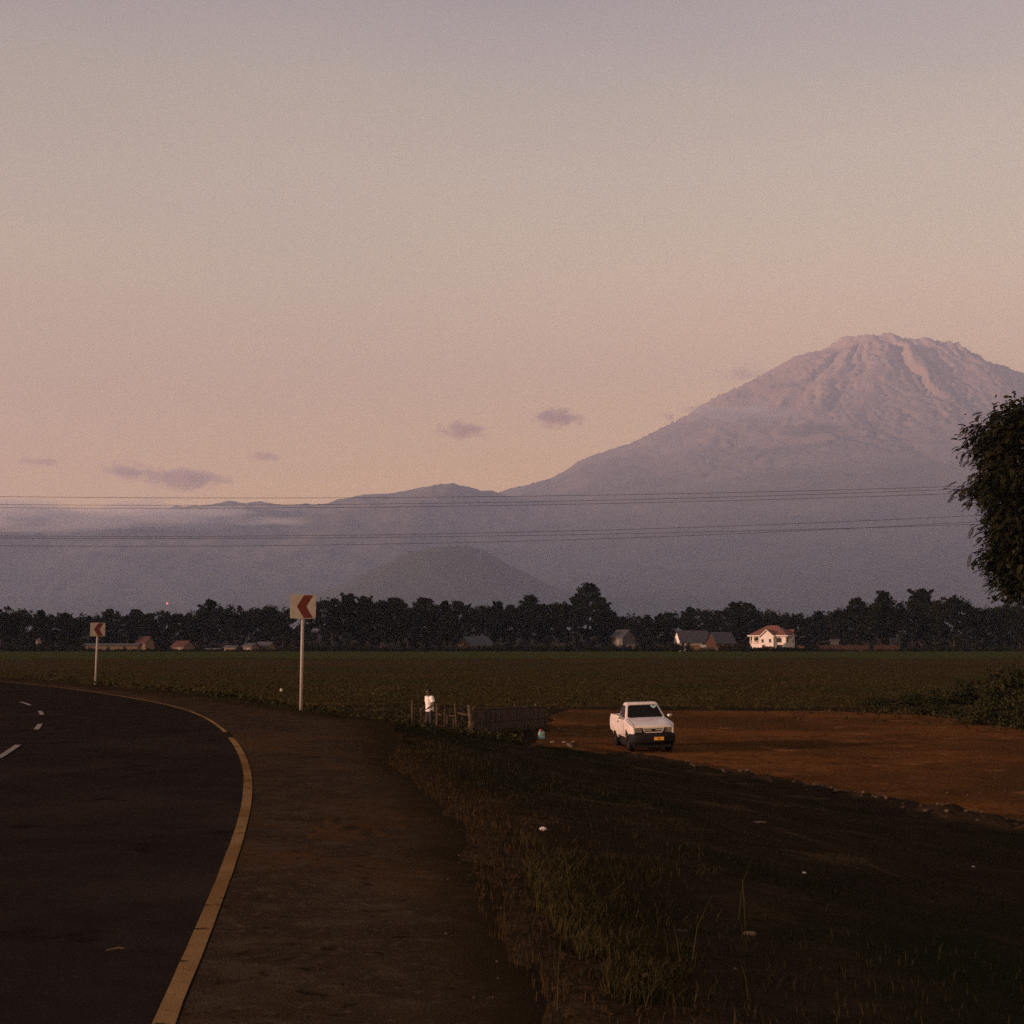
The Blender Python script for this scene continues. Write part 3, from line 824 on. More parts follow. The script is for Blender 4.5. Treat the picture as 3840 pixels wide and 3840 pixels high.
def shrub(px, py_top, depth, width_px, label, i, group='shrubs at the right of the lot', zg=None):
    x = (px - 1920) / 5486 * depth
    gz = zg if zg is not None else G(x, depth)
    h = at(px, py_top, depth).z - gz; w_ = width_px / 5486 * depth * 0.5
    r_ = empty('shrub', (x, depth, gz), i * 1.9, label, 'shrub', group)
    r_.scale = (w_, w_ * 0.9, h / 0.98)
    link_mesh('stem', STEM, None, r_); link_mesh('foliage', SHR[i % 3], None, r_)
shrub(3790, 2478, 88, 330, 'tallest dark shrub at the right picture edge under the big tree', 0)
shrub(3600, 2540, 92, 300, 'wide dark shrub left of the tallest shrub at the right edge', 1)
shrub(3440, 2585, 90, 260, 'low dark shrub in the field behind the right end of the dirt lot', 2)
shrub(3300, 2608, 89, 210, 'small dark shrub farthest left of the right-hand shrub group', 0)
shrub(3690, 2610, 70, 310, 'dense near shrub at the back of the lot below the big tree', 1)
shrub(3850, 2580, 66, 290, 'nearest dark shrub, cut by the right picture edge behind the lot', 2)
shrub(3500, 2635, 80, 230, 'low spreading shrub at the lot edge in front of the right shrubs', 0)

# ------------------------------------------------------------------ grass and weeds on the verge
rg = np.random.default_rng(9)
def blades(px_, py_, z0, h, w, lean, rg):
    n = len(px_)
    a = rg.uniform(0, 6.283, n); b_ = rg.uniform(0, 6.283, n)
    dx_, dy_ = np.cos(a) * w * 0.5, np.sin(a) * w * 0.5
    lx, ly = np.cos(b_) * lean * h, np.sin(b_) * lean * h
    p0 = np.stack([px_ - dx_, py_ - dy_, z0 - 0.03], 1); p1 = np.stack([px_ + dx_, py_ + dy_, z0 - 0.03], 1)
    m0 = np.stack([px_ + lx * 0.35 + dx_ * 0.8, py_ + ly * 0.35 + dy_ * 0.8, z0 + h * 0.6], 1)
    m1 = np.stack([px_ + lx * 0.35 - dx_ * 0.8, py_ + ly * 0.35 - dy_ * 0.8, z0 + h * 0.6], 1)
    t0 = np.stack([px_ + lx + dx_ * 0.12, py_ + ly + dy_ * 0.12, z0 + h], 1); t1 = np.stack([px_ + lx - dx_ * 0.12, py_ + ly - dy_ * 0.12, z0 + h], 1)
    v = np.stack([p0, p1, m0, m1, t0, t1], 1).reshape(-1, 3)
    k = np.arange(n)[:, None] * 6
    q = np.concatenate([k + np.array([0, 1, 2, 3]), k + np.array([3, 2, 4, 5])])
    return v, q
NB = 170000
yy = 3.5 + 46 * rg.random(NB) ** 1.5
xx = rg.uniform(-14, 16, NB)
s_ = s_of(xx, yy)
dens = fbm(xx * 0.45 + 4, yy * 0.45, 4)
shw = np.interp(yy, SH_Y, SH_W) - 0.15
green_zone = np.clip(1 - np.abs(s_ - 3.2) / 3.0, 0, 1)
keep = (s_ > shw + 0.22 * rg.normal(size=NB)) & (s_ < 14) & (xx < lot_l(yy) - 0.2) & (rg.random(NB) < np.clip((dens - 0.38) * 4.5 + 0.45 * green_zone, 0.04, 1) * np.interp(s_, [2, 5, 9, 14], [0.9, 0.55, 0.22, 0.14]))
xx, yy, s_ = xx[keep], yy[keep], s_[keep]
h = rg.uniform(0.02, 0.085, len(xx)) * np.interp(s_, [1.5, 3.5, 7, 14], [0.7, 1.1, 0.8, 0.6])
m_grass = mat('verge_grass', (0.010, 0.011, 0.004), 0.8, color2=(0.022, 0.017, 0.0065), scale=0.7, spec=0.1, contrast=(0.4, 0.62))
v, q = blades(xx, yy, ground_z(xx, yy), h, rg.uniform(0.006, 0.012, len(xx)) * np.interp(yy, [5, 40], [0.8, 1.7]), rg.uniform(0.1, 0.7, len(xx)), rg)
tag(np_mesh('verge_grass', v, q, m_grass), 'short mixed green and dry grass on the road embankment', 'grass', kind='stuff')
# dry grass fringe right beside the shoulder
n = 9000
ii = rg.integers(int(np.argmin(np.abs(EDGE[:, 1] - 4))), int(np.argmin(np.abs(EDGE[:, 1] - 30))), n)
off = np.array([sh_w(i) for i in ii]) - 0.1 + rg.normal(size=n) * 0.42 + 0.5 * (fbm(ii * 0.11, ii * 0.0 + 3, 3) - 0.5)
pp = EDGE[ii] + NOR[ii] * off[:, None] + rg.normal(size=(n, 2)) * 0.1
m_dry = mat('dry_grass', (0.022, 0.014, 0.006), 0.9, color2=(0.040, 0.024, 0.010), scale=1.5, spec=0.05)
v, q = blades(pp[:, 0], pp[:, 1], ground_z(pp[:, 0], pp[:, 1]), rg.uniform(0.015, 0.06, n), rg.uniform(0.004, 0.009, n), rg.uniform(0.2, 0.9, n), rg)
tag(np_mesh('dry_grass', v, q, m_dry), 'dry yellowish grass fringe between shoulder and verge', 'grass', kind='stuff')
# yellowish-green grass patch at the foot of the verge
n = 16000
px_ = 2010 + 230 * rg.normal(size=n); py_ = 3180 + 760 * rg.random(n)
px_ = px_ + (py_ - 3450) * 0.35
P = np.array([on_plane(a, b, -0.12)[:2] for a, b in zip(px_, py_)])
sp_ = s_of(P[:, 0], P[:, 1]); dn = fbm(P[:, 0] * 1.7, P[:, 1] * 1.7, 4)
kp = (sp_ > np.interp(P[:, 1], SH_Y, SH_W) + 0.1) & (rg.random(n) < np.clip((dn - 0.36) * 5, 0, 1))
P = P[kp]; n = len(P)
m_olive = mat('olive_grass', (0.016, 0.016, 0.005), 0.8, color2=(0.034, 0.027, 0.009), scale=2.2, spec=0.08)
v, q = blades(P[:, 0], P[:, 1], ground_z(P[:, 0], P[:, 1]), rg.uniform(0.03, 0.12, n), rg.uniform(0.004, 0.008, n), rg.uniform(0.2, 0.9, n), rg)
tag(np_mesh('olive_grass', v, q, m_olive), 'yellowish-green grass patch at the bottom centre of the verge', 'grass', kind='stuff')
# tall seeding stalks close to the viewer
n = 16
px_ = rg.uniform(2080, 2820, n); py_ = rg.uniform(3420, 3990, n)
P = np.array([on_plane(a, b, -0.25)[:2] for a, b in zip(px_, py_)])
zz = ground_z(P[:, 0], P[:, 1])
v, q = blades(P[:, 0], P[:, 1], zz, rg.uniform(0.2, 0.5, n), rg.uniform(0.005, 0.009, n), rg.uniform(0.05, 0.45, n), rg)
hd_ = np.stack([P[:, 0], P[:, 1], zz], 1)
m_stalk = mat('grass_stalk', (0.018, 0.021, 0.006), 0.8, color2=(0.034, 0.031, 0.010), scale=4, spec=0.1)
tag(np_mesh('tall_grass', v, q, m_stalk), 'tall thin green stalks standing at the bottom centre of the verge', 'grass', kind='stuff')
# low plants over the field and around the lot edge
rg = np.random.default_rng(31)
n = 9000
yy = 52 + 150 * rg.random(n) ** 1.7
xx = rg.uniform(-0.42, 0.42, n) * yy
s_ = s_of(xx, yy)
keep = (s_ > 4.0) & ~((yy > 24) & (yy < 84.5) & (xx > lot_l(yy) - 0.2) & (xx < lot_r(yy) + 1.0 - 13 * rg.random(len(xx)) ** 2.5 * (yy > 50)))
xx, yy = xx[keep], yy[keep]
gz = np.where(yy > 88, T0(xx, yy)[0] + 0.10, np.maximum(ground_z(xx, yy), np.where(xx > lot_l(yy), T0(xx, yy)[0], -99)))
m_ = 7
cx = np.repeat(np.stack([xx, yy, gz + 0.10], 1), m_, 0) + rg.normal(size=(len(xx) * m_, 3)) * np.array([0.22, 0.22, 0.10])
v, q = leaf_set(cx, 0.10, rg, upright=0.5)
m_low = mat('low_plants', (0.018, 0.019, 0.006), 0.9, color2=(0.040, 0.034, 0.012), scale=0.12, spec=0.05)
tag(np_mesh('field_plants', v, q, m_low), 'low dark green plants scattered over the near field', 'plants', kind='stuff')
# ================================================================== BUILDINGS
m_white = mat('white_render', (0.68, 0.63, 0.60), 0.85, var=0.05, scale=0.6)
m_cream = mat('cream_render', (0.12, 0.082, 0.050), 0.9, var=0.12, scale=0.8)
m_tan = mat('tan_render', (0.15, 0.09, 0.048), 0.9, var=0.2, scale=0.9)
m_red_roof = mat('red_tile_roof', (0.17, 0.068, 0.045), 0.85, var=0.25, scale=2.2, bump=0.03)
m_dull_red = mat('dull_red_sheet', (0.060, 0.022, 0.017), 0.8, var=0.25, scale=1.5)
m_grey_roof = mat('grey_sheet_roof', (0.045, 0.043, 0.048), 0.6, var=0.2, scale=1.2)
m_dark_pane = mat('dark_window_pane', (0.012, 0.012, 0.014), 0.25, spec=0.4)
m_frame = mat('window_frame', (0.30, 0.26, 0.22), 0.7)
m_wood_door = mat('wooden_door', (0.05, 0.03, 0.02), 0.7, var=0.2, scale=3)
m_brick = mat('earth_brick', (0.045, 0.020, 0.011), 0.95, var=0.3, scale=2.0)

def win(parent, M, w, h):
    """a window unit set on a wall: M maps local (x right, z up, -y outward)"""
    bm = bmesh.new(); box(bm, -w / 2 - 0.08, w / 2 + 0.08, -0.05, 0.04, -0.08, h + 0.08, M)
    f = obj('window', bm, m_frame, parent)
    bm = bmesh.new(); box(bm, -w / 2, w / 2, -0.058, 0.0, 0, h, M); obj('pane', bm, m_dark_pane, f)
    bm = bmesh.new(); box(bm, -w / 2 - 0.12, w / 2 + 0.12, -0.14, 0.03, -0.16, -0.085, M); obj('sill', bm, m_frame, f)
    return f
def TR(x, y, z, rz=0.0): return Matrix.Translation((x, y, z)) @ Matrix.Rotation(rz, 4, 'Z')

def gable_house(px, depth, base_py, w, d, wall_h, roof_h, rz, wm, rm, label, name='house', axis='x', wins=2, door=True, group='small houses beyond the field', cat='house'):
    x = (px - 1920) / 5486 * depth
    z = at(px, base_py, depth).z
    r_ = empty(name, (x, depth, z), rz, label, cat, group)
    bm = bmesh.new(); box(bm, -w / 2, w / 2, -d / 2, d / 2, -2.5, wall_h)
    obj('wall', bm, wm, r_)
    ov = 0.45
    def slab(a0, a1, b0, bt):
        pass
    if axis == 'x':      # ridge along local x; gable ends at +-x
        for sx in (-1, 1):
            bm = bmesh.new(); prism(bm, [(-d / 2, wall_h - 0.01), (d / 2, wall_h - 0.01), (0, wall_h + roof_h - 0.06)], 'x', sx * (w / 2 - 0.2), sx * (w / 2 - 0.002)); obj('gable', bm, wm, r_)
        for sy in (-1, 1):
            bm = bmesh.new(); e = d / 2 + ov; drop = roof_h * ov / (d / 2)
            prism(bm, [(0, wall_h + roof_h), (sy * e, wall_h - drop), (sy * e, wall_h - drop + 0.12), (0, wall_h + roof_h + 0.12)], 'x', -w / 2 - ov, w / 2 + ov); obj('roof', bm, rm, r_)
    else:
        for sy in (-1, 1):
            bm = bmesh.new(); prism(bm, [(-w / 2, wall_h - 0.01), (w / 2, wall_h - 0.01), (0, wall_h + roof_h - 0.06)], 'y', sy * (d / 2 - 0.2), sy * (d / 2 - 0.002)); obj('gable', bm, wm, r_)
        for sx in (-1, 1):
            bm = bmesh.new(); e = w / 2 + ov; drop = roof_h * ov / (w / 2)
            prism(bm, [(0, wall_h + roof_h), (sx * e, wall_h - drop), (sx * e, wall_h - drop + 0.12), (0, wall_h + roof_h + 0.12)], 'y', -d / 2 - ov, d / 2 + ov); obj('roof', bm, rm, r_)
    for k in range(wins):
        win(r_, TR((k + 0.5) / max(wins, 1) * w - w / 2 + (0.5 if door else 0), -d / 2, wall_h * 0.42), 0.9, min(1.1, wall_h * 0.38))
    if door:
        bm = bmesh.new(); box(bm, -w / 2 + 0.5, -w / 2 + 1.35, -d / 2 - 0.04, -d / 2 + 0.05, 0, min(2.0, wall_h * 0.8)); dd = obj('door', bm, m_wood_door, r_)
        bm = bmesh.new(); box(bm, -w / 2 + 1.2, -w / 2 + 1.27, -d / 2 - 0.09, -d / 2 - 0.035, 0.95, 1.05); obj('handle', bm, m_frame, dd)
    return r_

# white two-storey house with red hipped roof
HD = 540.0; pxm = HD / 5486
hx = (2943 - 1920) * pxm; hz = T(hx, HD)
wh = empty('house', (hx, HD, hz), R(-24), 'white two-storey house with red hipped roof, brightly lit on its left side', 'house')
W, D = 13.2, 13.1; EV = at(2943, 2384, HD).z - hz; RD_ = at(2920, 2345, HD + 6).z - hz
bm = bmesh.new(); box(bm, -W + 3.4, 0, 0, D, -1, EV); box(bm, -W, -W + 3.4, 2.0, D, -1, EV); box(bm, -W, -W + 3.4, 0.0, 2.0, -1, EV - 2.75)
obj('wall', bm, m_white, wh)
def hip(bm, x0, x1, y0, y1, z0, z1, rx0, rx1, ry, th=0.18):
    b0 = [bm.verts.new(p_) for p_ in ((x0, y0, z0), (x1, y0, z0), (x1, y1, z0), (x0, y1, z0))]
    r0 = bm.verts.new((rx0, ry, z1)); r1 = bm.verts.new((rx1, ry, z1))
    bm.faces.new((b0[0], b0[1], r1, r0)); bm.faces.new((b0[1], b0[2], r1)); bm.faces.new((b0[2], b0[3], r0, r1)); bm.faces.new((b0[3], b0[0], r0))
    lo = [bm.verts.new(v_.co - Vector((0, 0, th))) for v_ in b0]
    for k in range(4): bm.faces.new((b0[k], lo[k], lo[(k + 1) % 4], b0[(k + 1) % 4]))
    bm.faces.new(lo[::-1]); bmesh.ops.recalc_face_normals(bm, faces=bm.faces[:])
bm = bmesh.new(); hip(bm, -W - 1.0, 0.9, -0.9, D + 0.9, EV + 0.15, RD_, -W * 0.62, -W * 0.36, D * 0.5); roof = obj('roof', bm, m_red_roof, wh)
def fascia(x0, x1, y0, y1):
    bm = bmesh.new()
    box(bm, x0, x1, y0 - 0.06, y0, EV - 0.22, EV + 0.16); box(bm, x1, x1 + 0.06, y0, y1, EV - 0.22, EV + 0.16)
    obj('fascia', bm, m_white, wh)
fascia(-W - 1.0, 0.9, -0.9, D + 0.9)
# front gabled bay
cx, bw = -W + (2877 - 2820) / 123 * W + 0.25, 5.0
apex = at(2876, 2364, HD + 2).z - hz + 0.2
bm = bmesh.new(); prism(bm, [(cx - bw / 2, -1), (cx + bw / 2, -1), (cx + bw / 2, EV), (cx, apex - 0.12), (cx - bw / 2, EV)], 'y', -1.25, 0.5); bay = obj('bay', bm, m_white, wh)
for sx in (-1, 1):
    bm = bmesh.new(); e = bw / 2 + 0.5; dr = (apex - EV) * 0.5 / (bw / 2)
    prism(bm, [(cx, apex), (cx + sx * e, EV - dr), (cx + sx * e, EV - dr + 0.2), (cx, apex + 0.2)], 'y', -1.7, 4.2); obj('roof', bm, m_red_roof, wh)
    bm = bmesh.new()
    prism(bm, [(cx, apex - 0.16), (cx + sx * e, EV - dr - 0.16), (cx + sx * e, EV - dr + 0.17), (cx, apex + 0.17)], 'y', -1.78, -1.705); obj('bargeboard', bm, m_white, wh)
# side gabled bay
cy, bd = (2978 - 2943) / 54 * D - 0.6, 4.6
bm = bmesh.new(); prism(bm, [(cy - bd / 2, -1), (cy + bd / 2, -1), (cy + bd / 2, EV), (cy, apex - 0.12), (cy - bd / 2, EV)], 'x', -0.5, 0.9); obj('bay', bm, m_white, wh)
for sy in (-1, 1):
    bm = bmesh.new(); e = bd / 2 + 0.5; dr = (apex - EV) * 0.5 / (bd / 2)
    prism(bm, [(cy, apex), (cy + sy * e, EV - dr), (cy + sy * e, EV - dr + 0.2), (cy, apex + 0.2)], 'x', -4.0, 1.35); obj('roof', bm, m_red_roof, wh)
fx = lambda px: -W + (px - 2820) / 123 * W
for px, w_, h_, yo in ((2863, 0.7, 1.0, -1.25), (2889, 0.7, 1.1, -1.25), (2918, 1.7, 1.5, 0.0)):
    win(wh, TR(fx(px) + 0.2, yo, EV - 2.35), w_, h_)
for yy_, w_, h_, xo in ((D * 0.30 - 1.2, 1.9, 1.6, 0.0), (cy, 0.9, 1.3, 0.9), (D * 0.87, 2.0, 1.5, 0.0)):
    win(wh, TR(xo, yy_, EV - 2.45, R(90)), w_, h_)
for px, w_ in ((2868, 1.1), (2921, 1.9)):
    bm = bmesh.new(); yo = -1.25 if px < 2900 else 0.0
    box(bm, fx(px) - w_ / 2, fx(px) + w_ / 2, yo - 0.06, yo + 0.1, 0.0, 2.2); dd = obj('door', bm, m_wood_door, wh)
    bm = bmesh.new(); box(bm, fx(px) + w_ / 2 - 0.2, fx(px) + w_ / 2 - 0.12, yo - 0.12, yo - 0.055, 1.0, 1.12); obj('handle', bm, m_frame, dd)
# balcony at the left corner
bm = bmesh.new(); box(bm, -W - 0.35, -W + 3.6, -0.35, 2.0, EV - 2.9, EV - 2.74); bal = obj('balcony', bm, m_white, wh)
bm = bmesh.new(); box(bm, -W - 0.3, -W + 3.5, -0.3, -0.22, EV - 1.95, EV - 1.85)
for k in range(15): box(bm, -W - 0.25 + k * 0.26, -W - 0.16 + k * 0.26, -0.29, -0.23, EV - 2.74, EV - 1.95)
obj('balustrade', bm, m_white, bal)
for xx_ in (-W - 0.05, -W + 3.3):
    bm = bmesh.new(); tube(bm, [(xx_, -0.1, EV - 2.74), (xx_, -0.1, EV)], 0.17, 10); obj('column', bm, m_white, bal)
win(wh, TR(-W + 1.6, 2.0, EV - 2.3), 1.5, 1.6)

# other houses, left to right
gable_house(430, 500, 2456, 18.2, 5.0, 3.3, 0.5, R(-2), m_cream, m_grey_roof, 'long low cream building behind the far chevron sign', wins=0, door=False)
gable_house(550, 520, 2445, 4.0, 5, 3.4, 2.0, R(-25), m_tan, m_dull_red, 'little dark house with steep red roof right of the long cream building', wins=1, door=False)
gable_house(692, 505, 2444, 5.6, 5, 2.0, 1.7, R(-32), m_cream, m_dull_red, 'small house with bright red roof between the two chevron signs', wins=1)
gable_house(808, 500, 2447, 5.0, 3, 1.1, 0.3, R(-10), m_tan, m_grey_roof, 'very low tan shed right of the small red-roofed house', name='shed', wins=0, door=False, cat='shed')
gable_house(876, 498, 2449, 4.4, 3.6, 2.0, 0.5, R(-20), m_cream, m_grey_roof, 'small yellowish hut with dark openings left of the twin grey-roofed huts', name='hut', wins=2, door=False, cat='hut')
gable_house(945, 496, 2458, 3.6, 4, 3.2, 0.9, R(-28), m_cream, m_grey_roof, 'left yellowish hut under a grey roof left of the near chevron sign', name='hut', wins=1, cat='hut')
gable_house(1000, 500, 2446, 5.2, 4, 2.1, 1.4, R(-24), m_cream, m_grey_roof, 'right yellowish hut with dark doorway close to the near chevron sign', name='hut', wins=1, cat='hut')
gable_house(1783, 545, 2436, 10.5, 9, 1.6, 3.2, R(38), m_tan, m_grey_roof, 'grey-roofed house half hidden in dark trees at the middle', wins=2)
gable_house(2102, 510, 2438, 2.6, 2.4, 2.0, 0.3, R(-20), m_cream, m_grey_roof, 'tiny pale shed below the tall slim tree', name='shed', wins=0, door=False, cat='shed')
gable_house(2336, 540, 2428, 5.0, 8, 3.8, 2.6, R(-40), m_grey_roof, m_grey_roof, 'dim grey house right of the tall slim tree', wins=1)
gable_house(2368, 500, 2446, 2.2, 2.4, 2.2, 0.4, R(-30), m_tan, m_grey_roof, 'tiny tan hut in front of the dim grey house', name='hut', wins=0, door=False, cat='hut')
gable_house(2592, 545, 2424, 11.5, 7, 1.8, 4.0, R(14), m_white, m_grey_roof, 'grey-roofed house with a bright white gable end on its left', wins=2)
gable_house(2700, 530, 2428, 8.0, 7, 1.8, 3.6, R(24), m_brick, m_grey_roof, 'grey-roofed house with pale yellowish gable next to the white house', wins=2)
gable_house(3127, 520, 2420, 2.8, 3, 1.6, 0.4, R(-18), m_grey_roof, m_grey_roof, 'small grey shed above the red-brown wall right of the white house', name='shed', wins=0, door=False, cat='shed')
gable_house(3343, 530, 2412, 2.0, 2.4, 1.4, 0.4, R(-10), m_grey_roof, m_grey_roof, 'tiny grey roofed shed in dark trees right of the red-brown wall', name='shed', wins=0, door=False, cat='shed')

def low_wall(px0, px1, top0, top1, base, depth, m_, label, jag=0.35):
    p0 = at(px0, base, depth); x1 = (px1 - 1920) / 5486 * depth
    n = 14
    poly = [(p0.x, p0.z - 2.0), (x1, p0.z - 2.0)]
    for k in range(n + 1):
        f = 1 - k / n
        zt_ = at(px0, top0 + (top1 - top0) * f, depth).z + jag * (math.sin(k * 2.7) * 0.5 + math.sin(k * 5.1) * 0.3)
        poly.append((p0.x + (x1 - p0.x) * f, zt_))
    bm = bmesh.new(); prism(bm, poly, 'y', depth, depth + 0.4)
    o = obj('boundary_wall', bm, m_)
    tag(o, label, 'wall', 'low walls at the far field edge')
low_wall(2584, 2624, 2417, 2418, 2438, 486, m_tan, 'short tan garden wall in front of the white-gabled grey house', 0.2)
low_wall(2624, 2688, 2428, 2426, 2442, 488, m_cream, 'longer pale garden wall left of the white house', 0.08)
low_wall(2860, 2896, 2424, 2424, 2440, 487, m_brick, 'low reddish wall at the foot of the white house', 0.25)
low_wall(3070, 3250, 2419, 2419, 2444, 490, m_brick, 'long broken red-brown wall right of the white house', 0.3)
low_wall(3278, 3365, 2418, 2420, 2440, 495, m_brick, 'dim red-brown wall farthest to the right at the field edge', 0.35)
low_wall(2990, 3012, 2424, 2424, 2441, 492, m_tan, 'small tan wall stub at the right foot of the white house', 0.5)

def bush_far(px, py_top, depth, wpx, label, i, grp='bushes in front of the white house'):
    x = (px - 1920) / 5486 * depth
    gz = T(x, depth); h = at(px, py_top, depth).z - gz; w_ = wpx / 5486 * depth * 0.5
    r_ = empty('bush', (x, depth, gz), i * 2.1, label, 'bush', grp)
    r_.scale = (w_, w_, h)
    link_mesh('stem', STEM, None, r_); link_mesh('foliage', SHR[i % 3], None, r_)
bush_far(2918, 2413, 500, 26, 'round dark bush in the middle of the white house front', 0)
bush_far(2864, 2426, 498, 14, 'small dark bush left of the round bush at the white house', 1)
bush_far(2836, 2430, 500, 28, 'low dark bush at the left corner of the white house', 2)
bush_far(2965, 2426, 500, 44, 'wide dark bush below the shaded side of the white house', 1)
bush_far(2890, 2434, 499, 24, 'lowest dark bush just left of the round bush', 2)

bush_far(412, 2420, 492, 22, 'left of two dark bushes against the long cream building', 1, 'bushes at the long cream building')
bush_far(475, 2418, 492, 24, 'right of two dark bushes against the long cream building', 2, 'bushes at the long cream building')
bush_far(345, 2424, 492, 40, 'dark bush at the left end of the long cream building', 0, 'bushes at the long cream building')
# pale odds and ends at the far left
def lump(name, px, py0, py1, depth, wpx, m_, label, cat, seed):
    rr_ = random.Random(seed); bm = bmesh.new()
    bmesh.ops.create_icosphere(bm, subdivisions=2, radius=1)
    x = (px - 1920) / 5486 * depth; z0 = at(px, py1, depth).z; z1 = at(px, py0, depth).z; w_ = wpx / 5486 * depth / 2
    for v_ in bm.verts:
        n_ = 1 + 0.75 * mnoise.noise(v_.co * 1.7 + Vector((seed, 0, 0)))
        v_.co = Vector((v_.co.x * w_ * n_, v_.co.y * w_ * n_, (v_.co.z * n_ * 0.5 + 0.5) * (z1 - z0)))
    o = obj(name, bm, m_); o.location = (x, depth, z0)
    return tag(o, label, cat)
m_pale = mat('pale_sheet', (0.16, 0.14, 0.13), 0.8, var=0.1, scale=1)
lump('plastic_tarp', 150, 2394, 2417, 505, 22, m_pale, 'pale tarp hanging among trees left of the far chevron sign', 'tarp', 3)
lump('tarp_pile', 264, 2437, 2455, 492, 16, m_pale, 'small pale heap at the field edge left of the long cream building', 'heap', 5)
lump('tarp_pile', 287, 2444, 2455, 492, 22, m_tan, 'flat tan heap beside the small pale heap', 'heap', 6)

# radio mast with a red warning light
mp = at(627, 2266, 900); mz = T(mp.x, 900)
rm_ = empty('radio_mast', (mp.x, 900, mz), 0, 'thin mast with a red warning light above the trees at the left', 'mast')
m_steel = mat('galvanised_steel', (0.30, 0.28, 0.27), 0.5, var=0.1, scale=6, metallic=0.3)
bm = bmesh.new(); HM = mp.z - mz
for k in range(3):
    a = k * 2.094; tube(bm, [(0.35 * math.cos(a), 0.35 * math.sin(a), -0.5), (0.12 * math.cos(a), 0.12 * math.sin(a), HM)], 0.04, 5)
for k in range(18):
    z = HM * k / 18; f = 1 - k / 18 * 0.65; pts = [(0.35 * f * math.cos(j * 2.094), 0.35 * f * math.sin(j * 2.094), z + (HM / 18 if j % 2 else 0)) for j in range(4)]
    tube(bm, pts, 0.02, 4)
obj('lattice', bm, m_steel, rm_)
bm = bmesh.new(); bmesh.ops.create_uvsphere(bm, u_segments=12, v_segments=8, radius=0.62, matrix=Matrix.Translation((0, 0, HM + 0.5)))
obj('warning_light', bm, mat('red_beacon', (0.6, 0.05, 0.04), 0.4, emit=(1.0, 0.18, 0.12, 1.3)), rm_)
# ================================================================== ROADSIDE THINGS
m_sign_white = mat('sign_white', (0.37, 0.325, 0.28), 0.6, color2=(0.28, 0.235, 0.195), scale=5)
m_sign_red = mat('sign_red', (0.105, 0.014, 0.009), 0.55, color2=(0.075, 0.011, 0.008), scale=6)
m_post = mat('post_grey', (0.27, 0.245, 0.22), 0.6, var=0.25, scale=14)
def chevron_sign(px, py_base, py_top, depth, rz, label, lean):
    x = (px - 1920) / 5486 * depth
    gz = G(x, depth) if s_of(x, depth)[0] > 2.4 else T(x, depth)
    H = at(px, py_top, depth).z - gz
    r_ = empty('chevron_sign', (x, depth, gz), rz, label, 'road sign', 'chevron bend signs')
    r_.rotation_euler = (0, lean, rz)
    bm = bmesh.new(); tube(bm, [(0, 0.05, -0.5), (0, 0.05, H - 0.05)], 0.043, 12); obj('post', bm, m_post, r_, True)
    w, h, rc = 0.345, 0.65, 0.05
    bm = bmesh.new(); poly = []
    for (cx_, cz_, a0) in ((w - rc, h - rc, 0), (-w + rc, h - rc, 90), (-w + rc, rc, 180), (w - rc, rc, 270)):
        for k in range(5):
            a = R(a0 + k * 22.5); poly.append((cx_ + rc * math.cos(a), H - h + cz_ + rc * math.sin(a)))
    prism(bm, poly, 'y', -0.012, 0.0); pnl = obj('panel', bm, m_sign_white, r_)
    bm = bmesh.new(); z0 = H - h
    ch = [(-0.165, 0.325), (0.02, 0.63), (0.26, 0.63), (0.085, 0.325), (0.26, 0.02), (0.02, 0.02)]
    prism(bm, [(a, z0 + b) for a, b in ch], 'y', -0.016, -0.0125); obj('chevron', bm, m_sign_red, pnl)
    for zz_ in (0.16, 0.48):
        bm = bmesh.new(); box(bm, -0.30, 0.30, 0.001, 0.025, z0 + zz_ - 0.02, z0 + zz_ + 0.02); obj('bracket', bm, m_steel, pnl)
chevron_sign(1135, 2636, 2229, 39.5, R(11), 'near white sign with dark red left-pointing chevron on a tall post', R(0.4))
chevron_sign(367, 2560, 2335, 70.0, R(16), 'far smaller white sign with red left-pointing chevron', R(1.0))

# ------------------------------------------------------------------ overhead wires
m_wire = mat('wire', (0.030, 0.026, 0.024), 0.7)
WIRES = [([(0, 1862), (700, 1867), (1300, 1868), (1900, 1862), (2500, 1851), (3100, 1838), (3650, 1823)], 92, 'topmost overhead wire, crossing the sky at the left'),
         ([(0, 1892), (700, 1894), (1300, 1893), (1900, 1884), (2500, 1869), (3100, 1851), (3650, 1833)], 93.5, 'second overhead wire from the top, just below the topmost'),
         ([(0, 1904), (700, 1905), (1300, 1904), (1900, 1896), (2500, 1882), (3100, 1867), (3650, 1849)], 95, 'third overhead wire from the top, lowest of the upper set'),
         ([(0, 2010), (700, 2011), (1300, 2008), (1900, 1996), (2500, 1982), (3100, 1958), (3650, 1934)], 97, 'fourth overhead wire from the top, upper of the faint lower set'),
         ([(0, 2018), (700, 2019), (1300, 2016), (1900, 2008), (2500, 2000), (3100, 1983), (3650, 1966)], 98, 'fifth overhead wire from the top, close under the fourth'),
         ([(0, 2047), (700, 2047), (1300, 2043), (1900, 2031), (2500, 2012), (3100, 1986), (3650, 1957)], 99, 'lowest overhead wire across the mountain foot')]
for pts, dep, lab in WIRES:
    P = np.array([at(a, b, dep) for a, b in pts])
    cf = np.polyfit(P[:, 0], P[:, 2], 2)
    xs_ = np.linspace(-75, 75, 50)
    bm = bmesh.new(); tube(bm, [(x, dep, float(np.polyval(cf, x))) for x in xs_], 0.0135, 5)
    tag(obj('overhead_wire', bm, m_wire), lab, 'wire', 'overhead power wires')

